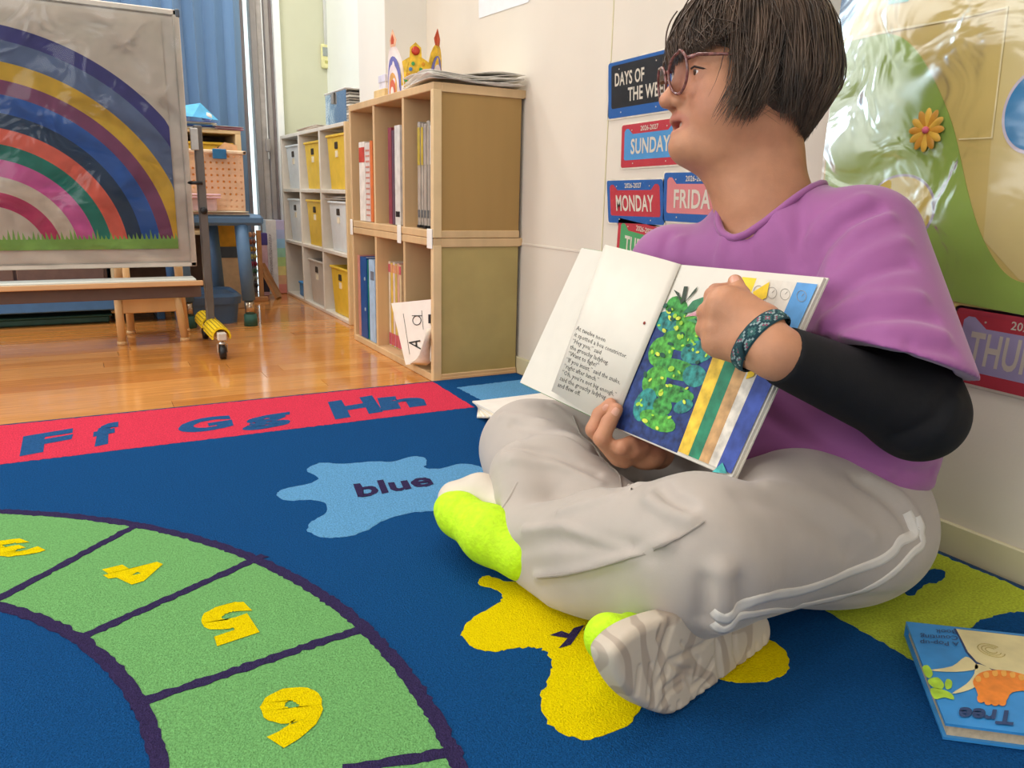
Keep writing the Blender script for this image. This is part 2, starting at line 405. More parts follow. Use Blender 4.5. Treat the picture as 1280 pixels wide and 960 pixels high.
# window on the back wall: daylight between dark and pale upright frames, and the blue curtain drawn beside it
M_alu = mat('window_frame_grey', '#9d9691', rough=.4, var=.02); M_alud = mat('window_frame_mauve', '#8b8180', rough=.5, var=.03); M_white = mat('window_frame_white', '#eef0ec', rough=.5, var=.01)
win = structure(bx('window_1', (.797, YW-.02, 0), (.835, YW+.05, 2.3), M_alud, None, .003))
for nm, x0, x1, y0, m in (('frame', .868, .900, YW-.01, M_alu), ('frame', .900, .935, YW+.005, mat('window_frame_light', '#b9b2ac', rough=.45)), ('frame', .935, .960, YW-.015, M_alu), ('frame', .960, .978, YW+.0, M_alud), ('frame', .978, 1.014, YW-.03, M_white)):
    bx(nm, (x0, y0, 0), (x1, YW+.06, 2.3), m, win, .003)
MB().tube([(.921, YW-.03, 2.2), (.924, YW-.03, .74), (.926, YW-.03, .70)], .0028, 6).build('blind_cord', M_white, win)
bx('cord_clip', (.910, YW-.04, .735), (.934, YW-.025, .80), M_alu, win, .004)
bx('pane', (-3.0, YW+.03, .3), (.80, YW+.036, 2.25), film_mat('window_glass', (.95, .98, .97), .10, rough=.02, bump=0), win, 0)
bx('pane', (.835, YW+.03, 0), (.868, YW+.036, 2.25), _mats['window_glass'], win, 0)
yard = structure(bx('exterior_wall', (-3.4, YW+1.2, -.1), (2.2, YW+1.3, 3.0), mat('outside_white', '#f4f6f4', rough=.9, var=.01), None, 0))
M_cur = mat('curtain_blue', '#5f80a4', rough=.85, var=.05, scale=3, stretch=(5, 5, .4), sheen=.3)
V, Fc = [], []; nx, nz = 620, 14; xa, xb = -2.3, .800
for i in range(nx+1):
    s = i/nx; x = xa+(xb-xa)*s
    for j in range(nz+1):
        t = j/nz; am = .016+.012*(1-t)+.006*math.sin(57*s); ph = 235*s+1.6*math.sin(31*s)+.7*math.sin(2.5*t+40*s)
        V.append((x+.006*math.sin(2*ph), 4.22+am*math.sin(ph)+.014*math.sin(61*s+2*t), .06+2.3*t))
for i in range(nx):
    for j in range(nz): a = i*(nz+1)+j; Fc.append((a, a+nz+1, a+nz+2, a+1))
cur = mesh('curtain', V, Fc, M_cur, None, True); md = cur.modifiers.new('thickness', 'SOLIDIFY'); md.thickness = .003
tag(cur, 'blue curtain hanging in folds behind the rainbow board', 'curtain')
th = empty('thermostat', (1.2, YW, .9), 'small cream wall control with a grey display below a white conduit', 'thermostat')
_c = ony(407, 71, YW); MB().obox((_c[0], YW-.009, _c[2]), (1, 0, 0), (0, 0, 1), (0, 1, 0), .026, .060, .009, .004).build('case', mat('control_cream', '#dedaa0', rough=.5), th)
MB().obox((_c[0]-.004, YW-.0185, _c[2]+.022), (1, 0, 0), (0, 0, 1), (0, 1, 0), .016, .022, .002, .001).build('display', mat('display_grey', '#9aa19c', rough=.2), th)
MB().obox((_c[0], YW-.0185, _c[2]-.028), (1, 0, 0), (0, 0, 1), (0, 1, 0), .010, .007, .002, .001).build('button', mat('button_olive', '#b4b06a', rough=.4), th)
MB().tube([(_c[0], YW-.010, _c[2]+.058), (_c[0], YW-.010, 2.6)], .009, 10).build('conduit', M_white, th, True)

# ================================================================== rug: one carpet with figures woven in its own pile
RZ = .012
def carpet(name, col, var=.10):
    m = mat(name, col, rough=.95, var=var, scale=330, bump=1.0, bscale=520, spec=.06)
    nt = m.node_tree; bp = [n for n in nt.nodes if n.type == 'BUMP'][0]; bp.inputs['Distance'].default_value = .005
    return m
C_blue = carpet('pile_blue', '#15508a'); C_red = carpet('pile_red', '#e8405a'); C_green = carpet('pile_green', '#79b870'); C_plum = carpet('pile_plum', '#3a3058')
C_yel = carpet('pile_yellow', '#fbdc00', .05); C_lblue = carpet('pile_light_blue', '#69a9da'); C_lime = carpet('pile_lime', '#c4d242')
rug = MB().box((-1.55, -.75, 0), (1.148, 2.030, RZ), .004).build('rug', C_blue)
tag(rug, 'blue classroom rug with letters, colour splashes and a green number ring', 'rug')
bnd = MB()
bnd.box((-1.552, 2.026, 0), (1.150, 2.033, RZ+.001), .002); bnd.box((1.145, -.75, 0), (1.152, 2.033, RZ+.001), .002); bnd.build('edge_binding', mat('binding_navy', '#26405e', rough=.9, bump=.3, bscale=500), rug)
_jr = np.random.default_rng(11)
def inlay(name, pts, m, lift, jit=.0011, step=.006):
    P = np.array(densify([p[:2] for p in pts], step)); P = P+_jr.normal(0, jit, P.shape)
    return MB().prism([tuple(p) for p in P], (0, 0, RZ-.001), (1, 0, 0), (0, 1, 0), (0, 0, 1), .001+lift).build(name, m, rug)
def px_floor(pts): return [onz(x, y, RZ) for x, y in pts]
def rug_text(name, body, bl, br, tl, m, lift=.0012, bold=.03, jit=.0009, box=None):
    """lettering woven into the pile: bl, br, tl are where the corners of the word lie on the floor"""
    V, Fc = text_verts(body, bold, 6); lo, hi = V.min(0), V.max(0)
    if box: lo = np.array([lo[0], box[0]]); hi = np.array([hi[0], box[1]])
    o, u, v = onz(*bl, RZ), onz(*br, RZ)-onz(*bl, RZ), onz(*tl, RZ)-onz(*bl, RZ); S = (V-lo)/(hi-lo)
    P = [o+u*a+v*b+np.array((*_jr.normal(0, jit, 2), lift)) for a, b in S]
    return mesh(name, P, Fc, m, rug)
# red alphabet band along the far edge
ya, yb_ = 2.024, 1.730
inlay('red_band', [(-1.5, yb_), (.855, yb_), (.868, ya), (-1.5, ya)], C_red, .0006)
for t, bl, br, tl in (('F', (24, 571), (91, 559), (29, 546)), ('f', (113, 560), (146, 553), (118, 533)), ('G', (223, 545), (292, 534), (222, 528)), ('g', (303, 541), (364, 531), (304, 524)), ('H', (420, 525), (479, 515), (410, 503)), ('h', (477, 514), (534, 507), (472, 498))):
    rug_text('letter', t, bl, br, tl, carpet('pile_letter_blue', '#2c5e94'), .0012, .055)
# light blue corner tile and lime tile along the wall, with parts of their letters
inlay('light_blue_tile', [(.903, 1.935), (1.12, 1.945), (1.12, 1.65), (.906, 1.65)], C_lblue, .0006)
inlay('lime_tile', [(.834, .30), (1.140, .30), (1.140, .98), (.834, .98)], C_lime, .0006)
inlay('letter', smooth_closed([onz(*p, RZ)[:2] for p in ((1130, 738), (1150, 718), (1168, 712), (1181, 716), (1176, 726), (1155, 732), (1140, 745))], 5), C_blue, .0012)
inlay('letter', [onz(*p, RZ)[:2] for p in ((1206, 790), (1226, 776), (1262, 766), (1300, 764), (1300, 800), (1250, 800))], C_blue, .0012)
# green number ring
def fit_circle(P):
    P = np.array(P); A = np.c_[2*P, np.ones(len(P))]; s = np.linalg.lstsq(A, (P**2).sum(1), rcond=None)[0]; return s[:2], math.sqrt(s[2]+s[0]**2+s[1]**2)
RC, RO = fit_circle([onz(x, y, RZ)[:2] for x, y in ((0, 637), (130, 648), (250, 672), (325, 695), (430, 755), (465, 785), (510, 838), (548, 888), (580, 940))])
_ri = [np.linalg.norm(onz(x, y, RZ)[:2]-RC) for x, y in ((0, 765), (97, 800), (130, 835), (163, 890), (177, 945))]; RI = float(np.mean(_ri))
def arc(r, a0, a1, n): return [(RC[0]+r*math.cos(a0+(a1-a0)*i/n), RC[1]+r*math.sin(a0+(a1-a0)*i/n)) for i in range(n+1)]
def sector(r0, r1, a0, a1, n=40): return arc(r1, a0, a1, n)+arc(r0, a1, a0, n)
LW = .0085
divs = [((0, 748), (175, 655)), ((97, 800), (330, 695)), ((163, 883), (463, 783)), ((455, 960), (565, 940))]
angs = []
for p, q in divs:
    m_ = [onz(*p, RZ)[:2], onz(*q, RZ)[:2]]; angs.append([math.atan2(*(t-RC)[::-1]) for t in m_])
_da = np.mean([np.mean(angs[i])-np.mean(angs[i+1]) for i in range(3)])
full = [np.mean(a) for a in angs]; full = [full[0]+_da*k for k in (3, 2, 1)]+full+[full[-1]-_da*k for k in (1, 2)]
for a, b in zip(full, full[1:]): inlay('ring_segment', sector(RI+LW, RO-LW, b, a), C_green, .0006)
inlay('ring_line', sector(RO-2*LW, RO, full[-1], full[0], 110), C_plum, .0011); inlay('ring_line', sector(RI, RI+2*LW, full[-1], full[0], 90), C_plum, .0011)
for k, (p, q) in enumerate(divs):
    a, b = onz(*p, RZ)[:2], onz(*q, RZ)[:2]; d = nrm(b-a); n_ = np.array((-d[1], d[0]))*LW*.85
    a = a-d*.02 if k in (0, 3) else a
    inlay('ring_line', [a-n_, b-n_, b+n_, a+n_], C_plum, .0013)
for t, bl, br, tl in (('3', (22, 673), (-34, 683), (62, 689)), ('4', (186, 699), (118, 715), (224, 716)), ('5', (304, 750), (244, 767), (331, 790)), ('6', (402, 856), (326, 864), (408, 931))):
    rug_text('digit', t, bl, br, tl, C_yel, .0014, .055)
# splashes of colour with their names
inlay('blue_splash', smooth_closed(px_floor([(346, 616), (360, 610), (386, 605), (398, 597), (383, 588), (400, 579), (430, 580), (465, 577), (492, 577), (513, 571), (530, 572), (533, 579), (531, 585), (550, 586), (575, 580), (598, 583), (606, 591), (596, 600), (575, 608), (560, 622), (545, 638), (515, 641), (482, 650), (455, 665), (425, 672), (400, 671), (385, 662), (390, 652), (407, 642), (407, 630), (390, 625), (362, 626), (348, 621)]), 5), C_lblue, .0006)
rug_text('word', 'blue', (447, 623), (543, 607), (442, 606), C_plum, .0012, .03)
inlay('yellow_splash', smooth_closed(px_floor([(598, 731), (604, 721), (618, 722), (640, 728), (680, 720), (760, 715), (860, 740), (930, 790), (970, 804), (985, 820), (984, 838), (965, 850), (930, 854), (905, 850), (880, 845), (840, 850), (812, 870), (790, 902), (752, 921), (720, 923), (690, 908), (677, 889), (676, 872), (683, 854), (689, 838), (688, 822), (678, 812), (661, 809), (640, 811), (619, 815), (598, 812), (582, 801), (578, 788), (591, 772), (616, 758), (628, 748), (622, 738)]), 5), C_yel, .0006)
rug_text('word', 'yellow', (697, 812), (900, 752), (684, 789), C_plum, .0012, .03)
# ================================================================== furniture and things behind
M_beech = mat('beech_board', '#d2b184', rough=.5, var=.05, scale=14, stretch=(1, 1, .12)); M_beech2 = mat('beech_edge', '#dfc294', rough=.45, var=.03, scale=14); M_ply = mat('plywood_panel', '#a8854e', rough=.55, var=.04, scale=7, stretch=(1, 1, .15))
M_ply2 = mat('plywood_panel_green', '#ae9a60', rough=.55, var=.05, scale=7)
M_black_p = mat('black_plastic', '#1a1a1c', rough=.4); M_paper = mat('paper_white', '#efe9df', rough=.8, var=.015); M_cream_p = mat('paper_cream', '#eadfc6', rough=.8, var=.02)
SX0, SX1, SY0, SY1 = .887, 1.167, 2.064, 2.821; SH = .42; TH = .018
cells_y = [2.821-TH, 2.565, 2.300, 2.064+TH]
def cube_shelf(z0, label, top_m, side_m):
    t = empty('cube_shelf', ((SX0+SX1)/2, (SY0+SY1)/2, z0), label, 'shelf', 'stacked three-compartment shelves')
    z1 = z0+SH-.001
    bx('bottom_board', (SX0, SY0, z0), (SX1, SY1, z0+TH+.004), M_beech, t); bx('top_board', (SX0, SY0, z1-TH-.004), (SX1+.012, SY1, z1), M_beech, t)
    bx('side_panel', (SX0+.012, SY0+.004, z0+TH), (SX1, SY0+TH, z1-TH), side_m, t); bx('side_panel', (SX0, SY1-TH, z0+TH), (SX1, SY1, z1-TH), M_beech, t)
    bx('edge_strip', (SX0-.001, SY0-.001, z0+.001), (SX0+.026, SY0+TH, z1-.018), M_beech2, t, .002)
    bx('edge_strip', (SX0+.026, SY0-.001, z1-.024), (SX1+.004, SY0+.006, z1), M_beech, t, .001)
    if z0 < .1: bx('edge_strip', (SX0+.026, SY0-.001, z0), (SX1, SY0+.006, z0+.012), M_beech, t, .001)
    for y in (2.565, 2.300): bx('divider', (SX0+.002, y-.007, z0+TH), (SX1-.01, y+.007, z1-TH), M_beech, t)
    bx('back_panel', (SX1-.012, SY0+.01, z0+TH), (SX1-.004, SY1-.01, z1-TH), M_beech, t, 0)
    return t
low = cube_shelf(0, 'wooden three-compartment shelf unit on the floor, lower of two stacked', M_beech, M_ply2)
upp = cube_shelf(SH, 'wooden three-compartment shelf unit stacked on top of another one', M_beech, M_ply)
M_clip = mat('white_plastic', '#eeebe4', rough=.4, var=.01)
for y, w in ((2.808, .012), (2.325, .015), (2.083, .018)): bx('bracket', (SX0-.005, y-w, SH-.030), (SX0-.0012, y+w, SH+.026), M_clip, upp, .002)
def upright(name, label, cat_, y0, y1, z0, h, xf, depth, m, lean=0, group=None, cover=None, pages=True):
    """a book or folder standing in a shelf, its spine towards the room"""
    o = empty(name, (xf+depth/2, (y0+y1)/2, z0), label, cat_, group); xf += .0
    def q(x, y, z): return (x, y+lean*(z-z0), z)
    mb = MB(); a = [q(xf, y0, z0), q(xf, y1, z0), q(xf+.003, y1, z0), q(xf+.003, y0, z0), q(xf, y0, z0+h), q(xf, y1, z0+h), q(xf+.003, y1, z0+h), q(xf+.003, y0, z0+h)]
    fc = [(0, 1, 2, 3), (4, 7, 6, 5), (0, 4, 5, 1), (1, 5, 6, 2), (2, 6, 7, 3), (3, 7, 4, 0)]
    mb.add(a, fc); mb.build('spine', m, o)
    for ya_, yb2 in ((y0, y0+.0015), (y1-.0015, y1)):
        MB().add([q(xf+.003, ya_, z0), q(xf+.003, yb2, z0), q(xf+depth, yb2, z0), q(xf+depth, ya_, z0), q(xf+.003, ya_, z0+h), q(xf+.003, yb2, z0+h), q(xf+depth, yb2, z0+h), q(xf+depth, ya_, z0+h)], fc).build('cover', cover or m, o)
    if pages: MB().add([q(xf+.004, y0+.002, z0+.003), q(xf+.004, y1-.002, z0+.003), q(xf+depth-.004, y1-.002, z0+.003), q(xf+depth-.004, y0+.002, z0+.003), q(xf+.004, y0+.002, z0+h-.004), q(xf+.004, y1-.002, z0+h-.004), q(xf+depth-.004, y1-.002, z0+h-.004), q(xf+depth-.004, y0+.002, z0+h-.004)], fc).build('pages', M_paper, o)
    return o
def spine_label(o, y0, y1, z0, z1, xf, m): bx('spine_label', (xf-.0012, y0, z0), (xf, y1, z1), m, o, 0)
Z1 = SH+TH+.006; Z0 = TH+.006; XF = SX0+.014
def yr(px, x): return onx(px, 250, x)[1]
def shelved(name, label, cat_, pa, pb, unit, h, m, dx=0, depth=.20, lean=0, group=None):
    """stands so that its spine shows between two sight lines"""
    x = XF+dx; return upright(name, label, cat_, yr(pb, x), yr(pa, x), (Z0, Z1)[unit], h, x, depth, m, lean, group), yr(pb, x), yr(pa, x), x
# upper unit: books and folders
b, y0, y1, x = shelved('book', 'white workbook with a red label high on its spine, upper left compartment', 'book', 450, 457, 1, .268, mat('book_white', '#e6dfd6', rough=.6)); spine_label(b, y0+.002, y1-.002, Z1+.20, Z1+.25, x, mat('label_red', '#c4453a', rough=.6))
b, y0, y1, x = shelved('book', 'grey workbook with reddish bands across its spine, upper left compartment', 'book', 457.5, 462.8, 1, .262, mat('book_grey', '#d9cfc8', rough=.6), -.002)
for k in range(13): bx('spine_band', (x-.0012, y0+.002, Z1+.018+k*.018), (x, y1-.006, Z1+.024+k*.018), mat('band_brick', '#c8897a', rough=.6), b, 0)
shelved('book', 'thin orange book beside the banded workbook, upper left compartment', 'book', 463.5, 466.5, 1, .268, mat('book_orange', '#d8743c', rough=.6))
shelved('folder', 'dark red folder in the upper middle compartment', 'folder', 486, 490, 1, .300, mat('folder_maroon', '#8a3c48', rough=.5), .004)
shelved('folder', 'slim plum folder between the maroon and the white one', 'folder', 490.5, 493.5, 1, .290, mat('folder_plum', '#5d4654', rough=.5), .002)
b, y0, y1, x = shelved('folder', 'white ring binder in the upper middle compartment', 'folder', 494, 500.5, 1, .302, mat('folder_white', '#d9d6d0', rough=.4)); bx('finger_hole', (x-.0012, y0+.006, Z1+.025), (x, y1-.006, Z1+.042), M_black_p, b, 0)
_ord = ('first', 'second', 'third', 'fourth', 'fifth', 'sixth', 'seventh')
for k in range(5):
    b, y0, y1, x = shelved('file_box', _ord[k]+' clear plastic file from the left, upper right compartment', 'file', 522.4+k*3.8, 525.5+k*3.8, 1, .300-.004*(k % 3), mat('file_clear', '#aaa195', rough=.25, coat=.3), .004*(k % 2), group='clear files in the upper right compartment')
    spine_label(b, y0+.001, y1-.001, Z1+.18, Z1+.285, x, mat('file_sheet_%d' % k, ('#b6a13d', '#c7ad3c', '#a59a90', '#b0a494', '#c9c6c0')[k], rough=.3)); bx('foot', (x-.003, y0, Z1), (x+.012, y1, Z1+.008), M_black_p, b, 0); bx('grip', (x-.002, y0+.004, Z1+.03), (x+.002, y1-.004, Z1+.052), mat('grip_grey', '#5d5f60', rough=.5), b, 0)
# lower unit
shelved('folder', 'thin salmon pink folder at the left end of the lower shelf', 'folder', 445, 448, 0, .295, mat('folder_salmon', '#c08172', rough=.5), -.006)
b, y0, y1, x = shelved('folder', 'dark blue ring binder in the lower left compartment', 'folder', 448.3, 456, 0, .292, mat('folder_blue', '#1f4f8f', rough=.4), -.006)
for z in (.24, .13): MB().lathe([(.006, 0), (.007, .001), (.003, .0015)], (x, y0+.018, z), (-1, 0, 0), 12).build('rivet', mat('rivet_pale', '#a9b9c9', rough=.3), b)
shelved('folder', 'slim green folder leaning beside the blue binder', 'folder', 456.4, 458.5, 0, .285, mat('folder_green', '#1d7a6b', rough=.45), -.002)
b, y0, y1, x = shelved('folder', 'pale blue ring binder in the lower left compartment', 'folder', 459.2, 466.4, 0, .290, mat('folder_pale', '#a9c6e2', rough=.45), -.006); spine_label(b, y0+.006, y1-.02, Z0+.22, Z0+.25, x, mat('label_grey', '#6f7480'))
shelved('folder', 'white folder in front of the divider, lower left compartment', 'folder', 467.8, 469, 0, .27, M_paper, -.004)
for k in range(6):
    b, y0, y1, x = shelved('file_box', _ord[k]+' slim pale file from the left, lower middle compartment', 'file', 484.4+k*2.75, 486.7+k*2.75, 0, .290-.003*(k % 2), mat('slim_file_%d' % k, ('#d9cbb4', '#d8b64a', '#e0cfc6', '#cdb45c', '#d5a593', '#d7c19a')[k], rough=.4), .030, .17, group='slim files in the lower middle compartment')
    spine_label(b, y0+.001, y1-.001, Z0+.255, Z0+.282, x, mat('file_pink', '#c8586a', rough=.5) if k in (0, 5) else mat('file_orange', '#d99a72', rough=.5)); spine_label(b, y0+.001, y1-.001, Z0+.004, Z0+.045, x, mat('file_pink', ''))
# tilted tray of letter cards in the lower right compartment
card = empty('letter_card_tray', (.90, 2.18, Z0), 'white tray of letter cards showing a handwritten A a, tilted in the lower shelf', 'card tray')
ca, cb, cc_ = onx(496, 378, SX0+.03), onx(535, 375, SX0+.06), onx(518, 459, SX0+.012)
cd_ = onx(543, 459, SX0+.05)
def quad_slab(name, A, Bq, Cq, Dq, t, m, par):
    A, Bq, Cq, Dq = (np.asarray(q, float) for q in (A, Bq, Cq, Dq)); n = nrm(np.cross(Bq-A, Dq-A))*t
    return mesh(name, [A, Bq, Cq, Dq, A+n, Bq+n, Cq+n, Dq+n], [(0, 1, 2, 3), (7, 6, 5, 4), (0, 4, 5, 1), (1, 5, 6, 2), (2, 6, 7, 3), (3, 7, 4, 0)], m, par)
ba, bb, bc, bd = onx(490, 379, SX0-.034), onx(542.5, 374, SX0+.020), onx(540, 452, SX0+.012), onx(508, 456, SX0-.024)
for k in range(5):
    o_ = np.array((.0036*k, .0, 0)); quad_slab('card', ba+o_, bb+o_, bc+o_, bd+o_, -.003, M_paper, card)
cn = nrm(np.cross(bb-ba, bd-ba)); cn = cn if cn[0] < 0 else -cn
def on_card(x, y): return onplane(x, y, ba+cn*.0042, cn)
M_ink = mat('black_ink', '#20201f', rough=.7)
MB().tube([on_card(521+5.2*math.cos(2*math.pi*i/20), 400.5+5.6*math.sin(2*math.pi*i/20)) for i in range(22)], .0012, 6, cap=False).build('lettering', M_ink, card); MB().tube([on_card(515.2, 394.6), on_card(527, 394.6)], .0012, 6).build('lettering', M_ink, card)
for t, o_, u_, v_ in (('A', (526, 437), (525, 425), (511.5, 434)),):
    p0_, p1_, p2_ = on_card(*o_), on_card(*u_), on_card(*v_); text_on('lettering', t, p0_, p1_-p0_, p2_-p0_, M_ink, card, 0.0, 0, 5)
for p, q in (((504, 392), (512, 443)), ((527, 388), (529, 412))): MB().tube([on_card(*p), on_card(*q)], .0006, 4).build('ruled_line', M_ink, card)
MB().tube([on_card(538, 393)-cn*.002, on_card(538, 404)-cn*.002], .008, 10).build('clip', M_black_p, card)
V, Fc = [], []
for i in range(9):
    t = i/8; f0 = smooth_open([onx(513, 455, SX0-.030), onx(523, 446, SX0-.032), onx(531, 424, SX0-.024), onx(533, 411, SX0-.012)], 8)[i*3]; V += [f0, np.array((f0[0]+.030, max(2.086, f0[1]-.055), f0[2]+.004))]
for i in range(8): Fc.append((2*i, 2*i+1, 2*i+3, 2*i+2))
tl = mesh('tray_lip', V, Fc, mat('tray_cream', '#e6d9c6', rough=.5), card, True); md = tl.modifiers.new('thickness', 'SOLIDIFY'); md.thickness = .003
# ---- things on the shelf top
TZ = .839
def paper_stack(name, label, pts, z, n, m, dz=.0022, par=None, cat_='papers', wave=.0, seed=1):
    rg = np.random.default_rng(seed); o = empty(name, (*np.mean(np.array(pts), 0)[:2], z), label, cat_)
    for k in range(n):
        q = np.array([(p[0]+rg.normal(0, .004), p[1]+rg.normal(0, .004)) for p in pts]); V = []; N = 8
        for i in range(N+1):
            for j in range(N+1):
                a, b_ = i/N, j/N; p = (q[0]*(1-a)+q[1]*a)*(1-b_)+(q[3]*(1-a)+q[2]*a)*b_
                V.append((*p, z+k*dz+.0008+wave*(.5+.5*math.sin(a*5+k)*math.sin(b_*4+k*.7))))
        ms = mesh('sheet', V, [(i*(N+1)+j, (i+1)*(N+1)+j, (i+1)*(N+1)+j+1, i*(N+1)+j+1) for i in range(N) for j in range(N)], m[k % len(m)], o, True); md = ms.modifiers.new('thickness', 'SOLIDIFY'); md.thickness = .0012
    return o
M_film = mat('crinkled_plastic', '#eae4da', rough=.3, var=.04, scale=40, bump=.5, bscale=60, coat=.2)
paper_stack('plastic_sheets', 'stack of crinkled clear plastic sheets on the shelf top corner', [(.875, 2.06), (1.16, 2.045), (1.155, 2.30), (.905, 2.33)], TZ, 8, [M_film, M_paper, M_film], .003, wave=.020)
cr = empty('paper_coronet', (.99, 2.50, TZ), 'yellow paper crown with rainbow points and flame tips on the shelf top', 'crown')
M_gold = mat('crown_gold', '#d9b02c', rough=.5, var=.12, scale=60); M_cw = mat('crown_white', '#e9dcd6', rough=.6)
cc0 = np.array((1.00, 2.475)); CRr = .085
def on_ring(a, z, off=0): return np.array((cc0[0]+(CRr+off)*math.cos(a), cc0[1]+(CRr+off)*math.sin(a), TZ+z))
def ring_patch(name, poly, m, off, par):
    """an outline in (angle, height) bent round the crown, with paper thickness"""
    P = densify(poly, .012); n = len(P); A = [on_ring(p[0], p[1], off) for p in P]; Bq = [on_ring(p[0], p[1], off-.0012) for p in P]
    return mesh(name, A+Bq, [tuple(range(n)), tuple(range(2*n-1, n-1, -1))]+[(i, n+i, n+(i+1) % n, (i+1) % n) for i in range(n)], m, par)
nb = 24; mesh('band', [on_ring(2*math.pi*i/nb, h, o_) for o_ in (0, -.0015) for h in (0, .05) for i in range(nb)], [(i, (i+1) % nb, nb+(i+1) % nb, nb+i) for i in range(nb)]+[(2*nb+i, 3*nb+i, 3*nb+(i+1) % nb, 2*nb+(i+1) % nb) for i in range(nb)]+[(nb+i, nb+(i+1) % nb, 3*nb+(i+1) % nb, 3*nb+i) for i in range(nb)], M_gold, cr)
def arch(c, w, h, z0): return [(c-w, z0)]+[(c-w*math.cos(math.pi*i/12), z0+h*(.35+.65*math.sin(math.pi*i/12))) for i in range(13)]+[(c+w, z0)]
for a, base, hh, z0 in ((math.radians(196), M_cw, .150, 0), (math.radians(304), M_gold, .160, .0)):
    ring_patch('point', arch(a, .50, hh, z0), base, .0015, cr); s_ = .0022
    for k, (f, c_) in enumerate(((.78, '#6f6fae'), (.62, '#e4d8dc'), (.46, '#d8a35f'), (.32, '#cf6a50'), (.18, '#e8dcd4'))): ring_patch('arch_band', arch(a, .5*f, hh*f, z0), mat('crown_band_%d' % k, c_, rough=.6), s_, cr); s_ += .0008
    ring_patch('flame', [(a-.14, hh-.006), (a-.20, hh+.014), (a, hh+.044), (a+.20, hh+.014), (a+.14, hh-.006)], mat('flame_peach', '#e3b08e') if base is M_cw else mat('flame_red', '#b5482a'), .0015, cr)
    ring_patch('flame_core', [(a-.07, hh+.002), (a-.09, hh+.014), (a, hh+.030), (a+.09, hh+.014), (a+.07, hh+.002)], mat('flame_core', '#c0502e'), .0025, cr)
a = math.radians(250); ring_patch('point', [(a-.55, .03), (a-.50, .10), (a-.22, .112), (a-.2, .14), (a, .155), (a+.2, .14), (a+.22, .112), (a+.50, .10), (a+.55, .03)], M_gold, .0015, cr)
MB().lathe([(.012, 0), (.013, .002), (.006, .004)], on_ring(a, .130, .002), (math.cos(a), math.sin(a), 0), 14).build('jewel', mat('jewel_red', '#b3341c', rough=.3), cr, True)
for k in range(9): _z, _a = .045+.008*(k % 4)*2, a-.36+.09*k; MB().lathe([(.005, 0), (.006, .001), (.002, .002)], on_ring(_a, _z, .002), (math.cos(_a), math.sin(_a), 0), 8).build('jewel', mat('jewel_%d' % (k % 3), ('#3f8f4a', '#c98c22', '#4b79a8')[k % 3]), cr)
wb_ = bx('wooden_block', (.905, 2.50, TZ), (.965, 2.60, TZ+.028), mat('pale_wood', '#e3c48a', rough=.5, var=.05), None, .002); tag(wb_, 'pale yellow wooden block at the front edge of the shelf top', 'block')
cb_ = empty('card_box', (.96, 2.62, TZ), 'small white card box behind the wooden block', 'box'); bx('body', (.945, 2.60, TZ), (1.00, 2.66, TZ+.075), mat('box_white', '#e6e2ea', rough=.5), cb_, .002); bx('lid', (.943, 2.598, TZ+.060), (1.002, 2.662, TZ+.085), mat('box_lilac', '#d6d4e4', rough=.5), cb_, .002)
sc_ = bx('paper_scrap', (.905, 2.68, TZ), (.98, 2.78, TZ+.006), mat('scrap_grey', '#cfcfcb', rough=.4), None, .001); tag(sc_, 'flat grey plastic piece lying at the far end of the shelf top', 'scrap')

# ---- nine-compartment shelf with coloured bins
FX0, FX1, FY0, FY1, FH = .968, 1.25, 3.130, 4.240, .812
M_wcab = mat('cream_laminate', '#e4ddd0', rough=.45, var=.015); nine = empty('cube_shelf', ((FX0+FX1)/2, (FY0+FY1)/2, 0), 'cream nine-compartment shelf holding white and yellow bins beside the window', 'shelf')
fy = [FY0, 3.512, 3.876, FY1]; fz = [0, .292, .550, FH]
bx('side_panel', (FX0, FY0, 0), (FX1, FY0+.018, FH), M_beech2, nine); bx('side_panel', (FX0, FY1-.018, 0), (FX1, FY1, FH), M_wcab, nine)
for y in fy[1:3]: bx('divider', (FX0, y-.008, .01), (FX1, y+.008, FH-.015), M_wcab, nine)
for z in fz: bx('shelf_board', (FX0+.001, FY0+.018, max(0, z-.016)), (FX1, FY1-.018, max(.016, z)), M_wcab, nine)
bx('back_panel', (FX1-.006, FY0, 0), (FX1, FY1, FH), M_wcab, nine, 0)
M_by, M_bw, M_bg = mat('bin_yellow', '#e8c23e', rough=.5, var=.03), mat('bin_white', '#e2e6e6', rough=.45, var=.02), mat('bin_grey', '#c6bdb0', rough=.45, var=.02); M_hole = mat('bin_hole', '#3a3128', rough=.7)
